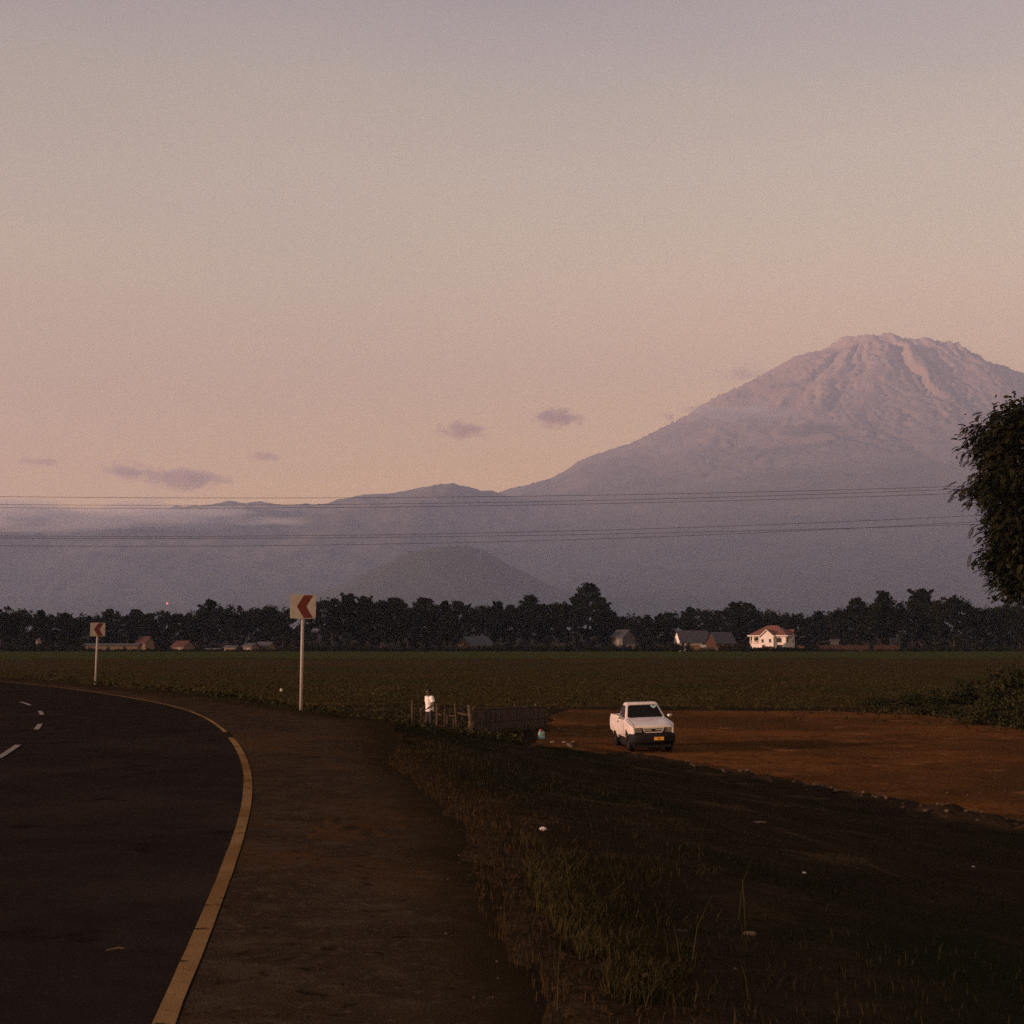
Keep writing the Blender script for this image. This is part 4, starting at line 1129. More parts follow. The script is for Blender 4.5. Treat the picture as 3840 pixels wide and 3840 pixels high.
# ------------------------------------------------------------------ wooden pen
m_pole = mat('weathered_pole', (0.034, 0.019, 0.010), 0.9, color2=(0.060, 0.034, 0.018), scale=5, bump=0.01)
m_pale_pole = mat('pale_peeled_pole', (0.10, 0.072, 0.050), 0.9, color2=(0.042, 0.028, 0.018), scale=7, bump=0.01)
m_slab = mat('dark_offcut_slab', (0.014, 0.009, 0.006), 0.95, color2=(0.028, 0.016, 0.010), scale=6, bump=0.01)
rnd = random.Random(4)
A = Vector(((1775 - 1920) / 5486 * 56.0, 56.0)); B = Vector(((2038 - 1920) / 5486 * 66.5, 66.5))
fr = empty('pen_fence', (A.x, A.y, 0), 0, 'dark wooden slab fence panel of the pen, left of the parked pickup', 'fence')
def pole(parent, p0, h, r=0.045, lean=(0, 0), m_=None, name='post', zb=None):
    z = (T(p0.x, p0.y) if zb is None else zb)
    bm = bmesh.new()
    pts = [Vector((p0.x, p0.y, z - 0.35)), Vector((p0.x + lean[0] * 0.4 + 0.015, p0.y + lean[1] * 0.4, z + h * 0.45)), Vector((p0.x + lean[0], p0.y + lean[1], z + h))]
    tube(bm, pts, [r * 1.1, r, r * 0.85], 8)
    o = obj(name, bm, m_ or m_pole, parent, True)
    if parent is not None: o.matrix_parent_inverse = Matrix.Translation(-parent.location)
    return o
N_SL = 34
top_of = lambda f: at(1775 + f * 263, 2656 - 9 * f, 56.0 + 10.5 * f).z
for k in range(N_SL):
    f = (k + 0.5) / N_SL
    p_ = A.lerp(B, f); z = T(p_.x, p_.y)
    h = top_of(f) - z + rnd.uniform(-0.06, 0.04)
    L_ = (B - A).length / N_SL
    ang_ = math.atan2(B.y - A.y, B.x - A.x)
    bm = bmesh.new(); w = L_ * rnd.uniform(0.40, 0.47); t = rnd.uniform(0.012, 0.022); tl = rnd.uniform(-0.03, 0.03)
    M = Matrix.Translation((p_.x + 0.03 * math.sin(ang_), p_.y - 0.03 * math.cos(ang_) + rnd.uniform(-0.012, 0.012), z)) @ Matrix.Rotation(ang_, 4, 'Z') @ Matrix.Rotation(tl, 4, 'Y')
    prism(bm, [(-w, -0.25), (w, -0.25), (w * rnd.uniform(0.8, 1), h - rnd.uniform(0, 0.05)), (w * rnd.uniform(-0.3, 0.3), h), (-w * rnd.uniform(0.8, 1), h - rnd.uniform(0, 0.06))], 'y', -t, t, M)
    o = obj('slab', bm, m_slab, fr); o.matrix_parent_inverse = Matrix.Translation(-fr.location)
for zz_, rr2 in ((-0.03, 0.05), (-0.55, 0.035)):
    bm = bmesh.new(); off_ = Vector((0, 0.07))
    tube(bm, [Vector((A.x, A.y + 0.07, top_of(0) + zz_)), Vector(((A.x + B.x) / 2, (A.y + B.y) / 2 + 0.07, (top_of(0) + top_of(1)) / 2 + zz_ - 0.02)), Vector((B.x, B.y + 0.07, top_of(1) + zz_))], rr2, 8)
    o = obj('rail', bm, m_pole, fr, True); o.matrix_parent_inverse = Matrix.Translation(-fr.location)
for f, h_, r_, m_ in ((0.01, 1.22, 0.05, m_pole), (0.53, 1.16, 0.045, m_pole), (0.85, 1.06, 0.05, m_pale_pole), (0.995, 0.86, 0.06, m_slab)):
    p_ = A.lerp(B, f) + Vector((0.02, 0.13)); pole(fr, p_, h_, r_, (0.03, 0), m_)
# open part of the pen further left: posts and rails
f2 = empty('pen_fence', (A.x - 2, A.y + 0.5, 0), 0, 'open rail part of the wooden pen around the standing person', 'fence')
PL = {}
for nm, px, dep, pt, r_, ln, m_ in (('a', 1549, 56.5, 2627, 0.06, (0.0, 0), m_pole), ('b', 1642, 58.0, 2637, 0.075, (0.0, 0), m_pole), ('c', 1716, 56.2, 2638, 0.042, (-0.09, 0), m_pole),
                                    ('d', 1768, 54.8, 2644, 0.075, (-0.08, 0), m_pale_pole), ('e', 1668, 58.5, 2655, 0.03, (0.03, 0), m_pole), ('f', 1580, 56.8, 2668, 0.03, (0.02, 0), m_pole)):
    x = (px - 1920) / 5486 * dep; z = T(x, dep); hh = at(px, pt, dep).z - z
    PL[nm] = Vector((x, dep, z)); pole(f2, Vector((x, dep)), hh, r_, ln, m_)
def rail(p0, h0, p1, h1, r_=0.035):
    bm = bmesh.new(); a, b = p0 + Vector((0, 0.06, h0)), p1 + Vector((0, 0.06, h1))
    tube(bm, [a, (a + b) / 2 + Vector((0, 0, -0.03)), b], r_, 7)
    o = obj('rail', bm, m_pole, f2, True); o.matrix_parent_inverse = Matrix.Translation(-f2.location)
rail(PL['b'], 0.78, PL['c'], 0.80); rail(PL['c'], 0.92, PL['d'], 0.88); rail(PL['a'], 0.62, PL['f'], 0.60, 0.03); rail(PL['b'], 0.35, PL['c'], 0.32); rail(PL['a'], 0.3, PL['f'], 0.3, 0.03)
for k in range(14):
    f = (k + 0.5) / 14
    a, b = (PL['e'], PL['c']); p_ = a.lerp(b, f); p_.x += 0.0
    pole(f2, Vector((p_.x, p_.y + 0.02)), rnd.uniform(0.62, 0.82), rnd.uniform(0.018, 0.032), (rnd.uniform(-.03, .03), 0), m_slab if k % 3 else m_pole, 'picket')

# ------------------------------------------------------------------ small things lying about
def place_px(px, py):
    """point on the terrain under a picture position"""
    d = px_dir(px, py); t = 3.0
    while t < 300:
        p_ = Vector((0, 0, CAM_Z)) + d * t
        zt_ = G(p_.x, p_.y)
        if 24.5 < p_.y < 84 and lot_l(p_.y) + 0.5 < p_.x < lot_r(p_.y): zt_ = LOT(p_.x, p_.y)
        if p_.z <= zt_: return Vector((p_.x, p_.y, zt_))
        t += max(0.05, (p_.z - zt_) * 2)
    return p_
# teal jerrycan with red cap
p_ = place_px(2031, 2772)
jc = empty('jerrycan', p_, R(12), 'teal plastic jerrycan with red cap standing on the dirt by the pen', 'jerrycan')
jc.scale = (0.85, 0.85, 0.88)
m_teal = mat('teal_plastic', (0.16, 0.30, 0.27), 0.5, var=0.15, scale=9)
bm = bmesh.new(); poly = []
for (cx_, cy_, a0) in ((.10, .07, 0), (-.10, .07, 90), (-.10, -.07, 180), (.10, -.07, 270)):
    for k in range(4):
        a = R(a0 + k * 30); poly.append((cx_ + .04 * math.cos(a), cy_ + .04 * math.sin(a)))
prev = None
for z, s_ in ((0.0, .92), (0.02, 1), (0.14, 1), (0.15, .97), (0.17, .97), (0.18, 1), (0.27, 1), (0.31, .93), (0.325, .80)):
    ring = [bm.verts.new((a * s_, b * s_, z)) for a, b in poly]
    if prev: 
        for k in range(16): bm.faces.new((prev[k], prev[(k + 1) % 16], ring[(k + 1) % 16], ring[k]))
    else: bm.faces.new(ring[::-1])
    prev = ring
bm.faces.new(prev); obj('body', bm, m_teal, jc, True)
bm = bmesh.new(); tube(bm, [(0.07, 0, .31), (0.06, 0, .385), (-.02, 0, .39), (-.09, 0, .36), (-.1, 0, .31)], 0.018, 7); obj('handle', bm, m_teal, jc, True)
bm = bmesh.new(); tube(bm, [(-.045, -.03, .31), (-.05, -.03, .39), (-.05, -.03, .44)], [.04, .042, .034], 10); obj('cap', bm, mat('red_cap', (0.45, 0.045, 0.03), 0.5), jc, True)
# long white bottle lying on its side
p0 = place_px(1862, 2768); p1 = place_px(1901, 2783)
m_pvc = mat('white_plastic', (0.58, 0.52, 0.48), 0.5, var=0.1, scale=8)
wb = empty('plastic_bottle', p0, 0, 'white plastic bottle lying on its side in front of the pen', 'bottle')
d = (p1 - p0); d.z = 0; d = d.normalized() * 0.46
bm = bmesh.new(); tube(bm, [Vector((0, 0, .05)), d * 0.06 + Vector((0, 0, .06)), d * 0.62 + Vector((0, 0, .06)), d * 0.76 + Vector((0, 0, .05)), d * 0.98 + Vector((0, 0, .045))], [.04, .06, .06, .028, .02], 10); obj('body', bm, m_pvc, wb, True)
bm = bmesh.new(); tube(bm, [-d * 0.02 + Vector((0, 0, .05)), d * 0.045 + Vector((0, 0, .055))], [.045, .046], 10); obj('cap', bm, mat('dull_red_cap', (0.25, 0.05, 0.035), 0.6), wb, True)
# stones and split logs by the pen
m_stone = mat('pale_stone', (0.22, 0.15, 0.10), 0.9, var=0.25, scale=12, bump=0.01)
m_stone2 = mat('dull_stone', (0.060, 0.038, 0.025), 0.9, var=0.25, scale=12, bump=0.01)
def stone(px, py, r, label, seed, m_=m_stone, name='stone', cat='stone', flat=0.65):
    p_ = place_px(px, py); bm = bmesh.new(); bmesh.ops.create_icosphere(bm, subdivisions=2, radius=r)
    for v_ in bm.verts:
        v_.co *= 1 + 0.35 * mnoise.noise(v_.co / r * 1.3 + Vector((seed * 3.1, 0, 0))); v_.co.z *= flat
    o = obj(name, bm, m_); o.location = p_ + Vector((0, 0, r * flat * 0.5)); tag(o, label, cat, 'stones and litter on the ground'); return o
stone(2071, 2787, 0.10, 'pale stone left of the split log below the jerrycan', 1)
stone(2117, 2788, 0.09, 'pale stone touching the upper end of the split log', 2)
stone(1995, 2803, 0.10, 'dull reddish stone below and left of the jerrycan', 3, m_brick)
stone(2025, 2800, 0.13, 'dull reddish clod just below the jerrycan', 7, m_brick)
stone(2150, 2786, 0.08, 'small brown stone right of the split log', 8, m_tan)
def log(pa, pb, r, label, m_, name='log', cat='log'):
    a = place_px(*pa); b_ = place_px(*pb); bm = bmesh.new()
    u = Vector((0, 0, r * 0.8)); tube(bm, [a + u, (a + b_) / 2 + u * 1.15, b_ + u], [r * 0.9, r, r * 0.8], 8)
    tag(obj(name, bm, m_, None, True), label, cat, 'sticks and logs near the pen')
log((2128, 2796), (2146, 2809), 0.06, 'short pale split log lying between jerrycan and pickup', m_pale_pole)
log((2138, 2790), (2147, 2800), 0.035, 'thin brown stick crossing behind the split log', m_pole, 'stick', 'stick')
log((2085, 2730), (2112, 2744), 0.025, 'thin grey stick on the dirt right of the jerrycan', m_pale_pole, 'stick', 'stick')
log((2110, 2744), (2126, 2736), 0.022, 'small crooked stick right of the thin grey stick', m_pale_pole, 'stick', 'stick')
log((2155, 2757), (2178, 2762), 0.04, 'flat pale scrap of wood left of the pickup', m_pale_pole, 'wood_scrap', 'wood')
# low heap of loose reddish dirt on the shoulder
c0 = on_plane(1300, 3110, 0.0); bm = bmesh.new()
bmesh.ops.create_grid(bm, x_segments=40, y_segments=30, size=1.0)
for v_ in bm.verts:
    x, y = v_.co.x, v_.co.y; rr2 = math.hypot(x, y) * (1 + 0.5 * mnoise.noise(Vector((x * 1.5, y * 1.5, 3))))
    h_ = max(0, 1 - rr2 * 1.1) ** 0.8 * 0.06 * (1 + 0.7 * mnoise.noise(Vector((x * 5, y * 5, 1)))) - 0.045
    v_.co = Vector((x * 0.8, y * 1.5, h_))
o = obj('dirt_heap', bm, layered('loose_red_dirt', [(0.25, (0.032, 0.019, 0.010)), (0.5, (0.050, 0.028, 0.014)), (0.75, (0.072, 0.040, 0.020))], bump=0.01, bump_scale=50), None, True)
o.location = (c0.x, c0.y, 0.0); tag(o, 'low patch of loose reddish dirt on the shoulder at the grass edge', 'dirt')
# litter
m_litter = mat('white_litter', (0.55, 0.50, 0.47), 0.7, var=0.1, scale=10)
def crumple(px, py, w, h, label, seed, m_=m_litter, name='litter', cat='litter'):
    p_ = place_px(px, py); bm = bmesh.new(); bmesh.ops.create_icosphere(bm, subdivisions=3, radius=1)
    for v_ in bm.verts:
        n_ = 1 + 0.4 * mnoise.noise(v_.co * 2.3 + Vector((seed, 0, 0))) + 0.15 * mnoise.noise(v_.co * 6 + Vector((seed, 0, 0)))
        v_.co = Vector((v_.co.x * w * n_, v_.co.y * w * 0.7 * n_, (v_.co.z * n_ + 0.8) * h * 0.5))
    o = obj(name, bm, m_); o.location = p_; tag(o, label, cat, 'stones and litter on the ground')
crumple(1054, 2596, 0.12, 0.30, 'crumpled white sack in the grass left of the near chevron sign post', 4, name='sack', cat='sack')
crumple(2036, 3116, 0.035, 0.035, 'small scrap of white litter on the dark slope below the pen', 5)
crumple(2848, 3086, 0.09, 0.025, 'pale flat leaf-like scrap on the slope below the dirt lot', 6, m_tan)
crumple(3015, 3277, 0.02, 0.02, 'tiny white speck of litter on the dark slope at the lower right', 7)
crumple(3649, 3252, 0.018, 0.02, 'tiny pale speck of litter far right on the dark slope', 8)
crumple(2756, 3638, 0.012, 0.015, 'tiny yellowish speck of litter at the bottom right of centre', 9, m_tan)
crumple(2810, 3510, 0.045, 0.03, 'dry brown leaf litter on the near slope, right of the tall stalks', 10, m_tan)
crumple(2555, 3500, 0.045, 0.022, 'dry reddish leaf litter left of the brown leaf on the near slope', 11, m_brick)
crumple(2420, 3665, 0.022, 0.022, 'dry yellow leaf among the tall green stalks', 12, m_tan)
crumple(3618, 2616, 0.04, 0.06, 'upper white speck of litter before the right shrubs', 13)
crumple(3617, 2645, 0.05, 0.07, 'lower white speck of litter before the right shrubs', 14)
# pebbles scattered along the berm and over the lot
rg = np.random.default_rng(77)
ico = bmesh.new(); bmesh.ops.create_icosphere(ico, subdivisions=1, radius=1); iv = np.array([v_.co for v_ in ico.verts]); it = np.array([[v_.index for v_ in f.verts] for f in ico.faces]); ico.free()
V_, T_ = [], []; k = 0
for j in range(900):
    if j < 420:
        y = rg.uniform(25, 48); x = lot_l(y) + rg.normal() * 0.5 - 0.3; r_ = rg.uniform(0.02, 0.075); z = G(x, y)
    elif j < 620:
        y = rg.uniform(26, 80); x = lot_l(y) + 0.5 + rg.random() * 14; r_ = rg.uniform(0.015, 0.04); z = LOT(x, y)
    else:
        y = rg.uniform(5, 30); i_ = int(np.argmin(np.abs(EDGE[:, 1] - y))); o_ = rg.uniform(0.2, sh_w(i_)); x, y = EDGE[i_] + NOR[i_] * o_; r_ = rg.uniform(0.003, 0.010); z = -0.02
    V_.append(iv * r_ * np.array([1, 1, 0.7]) * rg.uniform(0.7, 1.3, 3) + np.array([x, y, z])); T_.append(it + k); k += len(iv)
tag(np_mesh('pebbles', np.concatenate(V_), None, m_stone2, tris=np.concatenate(T_)), 'scattered clods and pebbles along the lot edge and shoulder', 'pebbles', kind='stuff')

# ------------------------------------------------------------------ person in the pen
PD = 57.2; pxp = (1612 - 1920) / 5486 * PD; pz = T(pxp, PD)
pers = empty('person', (pxp, PD, pz), R(-55), 'person in white short-sleeved shirt and dark trousers standing inside the pen', 'person')
# local frame: faces -Y, x to the person's left
def blob(bm, c, r, s=(1, 1, 1)):
    bmesh.ops.create_uvsphere(bm, u_segments=14, v_segments=10, radius=r, matrix=Matrix.Translation(c) @ Matrix.Diagonal((*s, 1)))
def solid(name, bm, m_, vox, parent):
    o = obj(name, bm, m_, parent, True)
    md = o.modifiers.new('remesh', 'REMESH'); md.mode = 'VOXEL'; md.voxel_size = vox; md.use_smooth_shade = True
    sm = o.modifiers.new('smooth', 'SMOOTH'); sm.factor = 0.5; sm.iterations = 2
    return o
m_skin = mat('dark_skin', (0.060, 0.032, 0.020), 0.5, var=0.1, scale=6)
m_shirt = mat('white_shirt', (0.70, 0.66, 0.66), 0.8, var=0.06, scale=7, bump=0.01, bump_scale=14)
m_trouser = mat('dark_trousers', (0.022, 0.019, 0.019), 0.85, var=0.2, scale=7)
sh = [Vector((-.19, .0, 1.38)), Vector((.19, .0, 1.38))]          # shoulders
el = [Vector((-.27, .05, 1.10)), Vector((.27, .04, 1.10))]
wr = [Vector((-.20, -.20, 0.96)), Vector((.17, -.22, 0.95))]
hipj = [Vector((-.09, .02, .88)), Vector((.09, .02, .88))]
kn = [Vector((-.11, -.03, .48)), Vector((.12, .0, .48))]
an = [Vector((-.11, .03, .08)), Vector((.13, .06, .08))]
bm = bmesh.new()
tube(bm, [(0, .02, .85), (0, .02, 1.0), (0, .01, 1.2), (0, 0, 1.36), (0, 0, 1.44)], [.13, .125, .15, .15, .07], 14)
tube(bm, [(0, 0, 1.38), (0, -.02, 1.47), (0, -.03, 1.54)], [.06, .052, .05], 12)
blob(bm, (0, -.035, 1.60), .095, (.86, 1.0, 1.22)); blob(bm, (0, -.06, 1.555), .07, (.85, .9, .95))
blob(bm, (0, -.128, 1.585), .019, (.9, 1.1, 1.4))                 # nose
for s_ in (-1, 1): blob(bm, (s_ * .082, -.02, 1.595), .02, (.5, 1, 1.5))
blob(bm, (0, -.116, 1.54), .018, (1.5, .6, .6))                   # lips
for i in (0, 1):
    tube(bm, [sh[i], (sh[i] + el[i]) / 2, el[i]], [.058, .048, .040], 10); blob(bm, sh[i], .06)
    tube(bm, [el[i], (el[i] + wr[i]) / 2, wr[i]], [.040, .036, .026], 10); blob(bm, el[i], .04)
    d = (wr[i] - el[i]).normalized(); sx_ = -1 if i == 0 else 1
    palm = wr[i] + d * .05; blob(bm, palm, .038, (1.0, 1.0, .75))
    side_ = d.cross(Vector((0, 0, 1))).normalized()
    for f in range(4):
        b0 = palm + side_ * (f - 1.5) * .019 + d * .025; L_ = (.066, .075, .07, .054)[f]
        tube(bm, [b0, b0 + d * L_ * .5 + Vector((0, 0, -.006)), b0 + d * L_ * .75 + Vector((0, 0, -.03)), b0 + d * L_ * .6 + Vector((0, 0, -.05))], [.0095, .009, .0085, .007], 7)
    tb = palm - side_ * .03 * (1 if i else -1)
    tube(bm, [tb, tb - side_ * .02 * (1 if i else -1) + d * .03, tb - side_ * .012 * (1 if i else -1) + d * .055 + Vector((0, 0, -.02))], [.011, .010, .008], 7)
    tube(bm, [hipj[i], kn[i], an[i]], [.075, .055, .04], 10)
solid('body', bm, m_skin, .009, pers)
bm = bmesh.new()
blob(bm, (0, -.022, 1.635), .101, (.90, 1.02, 1.02))
solid('hair', bm, mat('black_hair', (0.008, 0.007, 0.007), 0.9), .012, pers)
for s_ in (-1, 1):
    bm = bmesh.new(); blob(bm, (s_ * .033, -.118, 1.607), .009); obj('eye', bm, m_post, pers, True)
bm = bmesh.new()
tube(bm, [(0, .02, .84), (0, .02, .95), (0, .02, 1.08), (0, .01, 1.22), (0, 0, 1.34), (0, 0, 1.42)], [.165, .160, .158, .172, .170, .10], 16)
for i in (0, 1):
    e2 = sh[i].lerp(el[i], .62)
    tube(bm, [Vector((0, 0, 1.36)).lerp(sh[i], .7), sh[i], sh[i].lerp(el[i], .3), e2], [.085, .082, .078, .076], 12)
o = solid('shirt', bm, m_shirt, .013, pers)
bm = bmesh.new()
tube(bm, [(0, .02, .98), (0, .02, .88), (0, .02, .80)], [.150, .158, .13], 14)
for i in (0, 1): tube(bm, [hipj[i], hipj[i].lerp(kn[i], .5), kn[i], kn[i].lerp(an[i], .6), an[i] + Vector((0, 0, .0))], [.095, .088, .074, .068, .066], 12)
solid('trousers', bm, m_trouser, .014, pers)
for i in (0, 1):
    bm = bmesh.new(); blob(bm, an[i] + Vector((0, -.06, -.04)), .05, (.95, 2.4, .9)); solid('shoe', bm, m_trouser, .012, pers)
# ================================================================== PICKUP
CD = 52.2; cxw = (2404 - 1920) / 5486 * CD
cz = LOT(cxw, CD) - 0.02
car = empty('pickup_truck', (cxw, CD, cz), R(8), 'white single-cab pickup truck parked on the red dirt lot', 'pickup')
car.rotation_euler = (0, R(-1.5), R(5.5))
car.scale = (0.92, 0.92, 0.92)
m_paint = mat('white_car_paint', (0.60, 0.55, 0.53), 0.4, color2=(0.44, 0.36, 0.31), scale=2.2, spec=0.5, coat=0.15, contrast=(0.45, 0.8))
m_black = mat('black_plastic', (0.007, 0.006, 0.006), 0.75, spec=0.2)
m_glass = mat('tinted_glass', (0.008, 0.007, 0.006), 0.2, spec=0.07)
m_chrome = mat('worn_chrome', (0.50, 0.48, 0.46), 0.35, metallic=0.5)
m_tyre = mat('tyre_rubber', (0.008, 0.007, 0.006), 0.95, spec=0.1, bump=0.01, bump_scale=30)
m_rim = mat('steel_rim', (0.020, 0.015, 0.012), 0.6, var=0.2, scale=10, metallic=0.3)
m_lamp = mat('lamp_glass', (0.13, 0.11, 0.095), 0.25, spec=0.5, var=0.3, scale=12)
m_amber = mat('amber_lens', (0.42, 0.16, 0.03), 0.35)
m_plate = mat('yellow_plate', (0.62, 0.30, 0.03), 0.5, var=0.1, scale=9)
FA, RA, WR = -1.52, 1.34, 0.355
def arch(yc, r, n=12):
    return [(yc + r * math.cos(math.pi * k / n), 0.40 + r * math.sin(math.pi * k / n)) for k in range(n + 1)]   # from +y to -y
# flank outline, going from rear bottom forward along the bottom
prof = [(2.36, 0.62)] + [(1.84, 0.60)] + arch(RA, 0.45)[0:] + [(0.86, 0.52), (-1.02, 0.52)] + arch(FA, 0.455) + [(-2.02, 0.60), (-2.26, 0.66), (-2.33, 0.74), (-2.32, 0.93), (-2.24, 1.00), (-1.95, 1.055), (-1.45, 1.12), (-0.86, 1.195), (0.60, 1.215), (0.62, 1.235), (2.34, 1.235), (2.38, 1.20)]
def flank(side):
    bm = bmesh.new()
    vs = [bm.verts.new((0.0, a, b)) for a, b in prof]
    bm.faces.new(vs)
    bmesh.ops.triangulate(bm, faces=bm.faces[:])
    for z in (0.62, 0.74, 0.86, 0.98, 1.10):
        bmesh.ops.bisect_plane(bm, geom=bm.verts[:] + bm.edges[:] + bm.faces[:], plane_co=(0, 0, z), plane_no=(0, 0, 1))
    for y in (-2.1, -1.2, -0.8, 0.5, 2.2):
        bmesh.ops.bisect_plane(bm, geom=bm.verts[:] + bm.edges[:] + bm.faces[:], plane_co=(0, y, 0), plane_no=(0, 1, 0))
    for v_ in bm.verts:
        z, y = v_.co.z, v_.co.y
        x = 0.845 - 0.055 * max(0, (z - 0.90) / 0.33) ** 2 - 0.05 * max(0, (0.86 - z) / 0.34) ** 2
        if y < -1.9: x -= 0.10 * ((-1.9 - y) / 0.43) ** 2
        for yc in (FA, RA):      # flared arches
            dd = math.hypot(y - yc, z - 0.40)
            if dd < 0.56: x += 0.035 * max(0, 1 - abs(dd - 0.455) / 0.1)
        v_.co.x = side * x
    g = bmesh.ops.extrude_face_region(bm, geom=bm.faces[:])
    for v_ in [e for e in g['geom'] if isinstance(e, bmesh.types.BMVert)]: v_.co.x -= side * 0.05
    bmesh.ops.recalc_face_normals(bm, faces=bm.faces[:])
    return bm
body = obj('body', flank(-1), m_paint, car)
for s_ in (1,): obj('flank', flank(1), m_paint, body)
# bonnet and front panel
bm = bmesh.new(); NY, NX = 9, 11; rows_ = []
topz = lambda y: float(np.interp(y, [-2.34, -2.30, -2.24, -1.95, -1.45, -0.86], [0.95, 0.985, 1.005, 1.06, 1.125, 1.20]))
for i, y in enumerate([-2.335, -2.31, -2.25, -2.10, -1.85, -1.55, -1.2, -0.95, -0.80]):
    hw = 0.79 if y > -1.9 else 0.79 - 0.10 * ((-1.9 - y) / 0.43) ** 2
    row = []
    for j in range(NX):
        u = j / (NX - 1) * 2 - 1
        row.append(bm.verts.new((u * hw, y - 0.03 * (1 - u * u) * (y < -2.0), topz(y) + 0.035 * (1 - abs(u) ** 3) + 0.012 * (abs(abs(u) - 0.72) < 0.12))))
    rows_.append(row)
for a, b_ in zip(rows_, rows_[1:]):
    for j in range(NX - 1): bm.faces.new((a[j], a[j + 1], b_[j + 1], b_[j]))
lo = [bm.verts.new((v_.co.x, v_.co.y + 0.01, 0.93)) for v_ in rows_[0]]
for j in range(NX - 1): bm.faces.new((lo[j], lo[j + 1], rows_[0][j + 1], rows_[0][j]))
obj('bonnet', bm, m_paint, car, True)
bm = bmesh.new()
for s_ in (-1, 1):
    tube(bm, [(s_ * 0.70, y, topz(y) + 0.035 * (1 - (0.70 / 0.79) ** 3) + 0.008) for y in (-2.24, -2.1, -1.85, -1.55, -1.2, -0.95)], 0.006, 4)
obj('bonnet_seam', bm, m_black, car)
bm = bmesh.new(); box(bm, -0.72, 0.72, -2.30, -2.10, 0.66, 0.93); obj('front_panel', bm, m_black, car)
# cab
def loft4(bm, b4, t4):
    vb = [bm.verts.new(p_) for p_ in b4]; vt = [bm.verts.new(p_) for p_ in t4]
    for k in range(4): bm.faces.new((vb[k], vb[(k + 1) % 4], vt[(k + 1) % 4], vt[k]))
    bm.faces.new(vt); bm.faces.new(vb[::-1])
cb = [(-0.775, -0.86, 1.19), (0.775, -0.86, 1.19), (0.775, 0.62, 1.20), (-0.775, 0.62, 1.20)]
ct = [(-0.605, -0.16, 1.70), (0.605, -0.16, 1.70), (0.605, 0.44, 1.71), (-0.605, 0.44, 1.71)]
bm = bmesh.new(); loft4(bm, cb, ct)
bmesh.ops.bevel(bm, geom=bm.edges[:], offset=0.035, segments=3, affect='EDGES', profile=0.5)
cabo = obj('cab', bm, m_paint, car, True)
bm = bmesh.new(); loft4(bm, [(-0.625, -0.20, 1.69), (0.625, -0.20, 1.69), (0.62, 0.46, 1.70), (-0.62, 0.46, 1.70)], [(-0.55, -0.12, 1.765), (0.55, -0.12, 1.765), (0.55, 0.38, 1.765), (-0.55, 0.38, 1.765)])
bmesh.ops.bevel(bm, geom=bm.edges[:], offset=0.025, segments=3, affect='EDGES', profile=0.5)
obj('roof', bm, m_paint, car, True)
def pane(name, a, b_, c, d, u0, u1, v0, v1, parent, off=0.012, m_=None):
    """a,b lower left/right; d,c upper left/right; a rounded pane just proud of that face"""
    a, b_, c, d = map(Vector, (a, b_, c, d)); n_ = (b_ - a).cross(d - a).normalized()
    bm = bmesh.new(); out = []
    rr2 = 0.10
    for (cu, cv, a0) in ((1 - rr2, 1 - rr2, 0), (rr2, 1 - rr2, 90), (rr2, rr2, 180), (1 - rr2, rr2, 270)):
        for k in range(4):
            an_ = R(a0 + 30 * k); u = u0 + (u1 - u0) * (cu + rr2 * math.cos(an_)); v = v0 + (v1 - v0) * (cv + rr2 * math.sin(an_))
            out.append((a.lerp(b_, u)).lerp(d.lerp(c, u), v))
    v0_ = [bm.verts.new(p_ + n_ * off) for p_ in out]; v1_ = [bm.verts.new(p_ - n_ * 0.01) for p_ in out]
    bm.faces.new(v0_); bm.faces.new(v1_[::-1])
    for k in range(len(out)): bm.faces.new((v0_[k], v1_[k], v1_[(k + 1) % len(out)], v0_[(k + 1) % len(out)]))
    bmesh.ops.recalc_face_normals(bm, faces=bm.faces[:])
    return obj(name, bm, m_ or m_glass, parent)
ws = pane('windscreen', cb[0], cb[1], ct[1], ct[0], 0.055, 0.945, 0.06, 0.93, car)
pane('side_window', cb[3], cb[0], ct[0], ct[3], 0.12, 0.90, 0.06, 0.90, car)
pane('side_window', cb[1], cb[2], ct[2], ct[1], 0.10, 0.88, 0.06, 0.90, car)
pane('rear_window', cb[2], cb[3], ct[3], ct[2], 0.12, 0.88, 0.25, 0.88, car)
m_sticker = mat('pale_teal_sticker', (0.36, 0.55, 0.50), 0.6)
pane('sticker', cb[0], cb[1], ct[1], ct[0], 0.76, 0.81, 0.76, 0.90, ws, 0.016, m_sticker)
pane('sticker', cb[0], cb[1], ct[1], ct[0], 0.79, 0.84, 0.68, 0.79, ws, 0.0165, m_sticker)
pane('sticker', cb[0], cb[1], ct[1], ct[0], 0.85, 0.91, 0.76, 0.87, ws, 0.016, m_sticker)
bm = bmesh.new()
for sx_ in (-0.3, 0.25):
    tube(bm, [(sx_ - 0.1, -0.84, 1.245), (sx_ + 0.30, -0.80, 1.262)], 0.012, 5)
obj('wipers', bm, m_black, car)
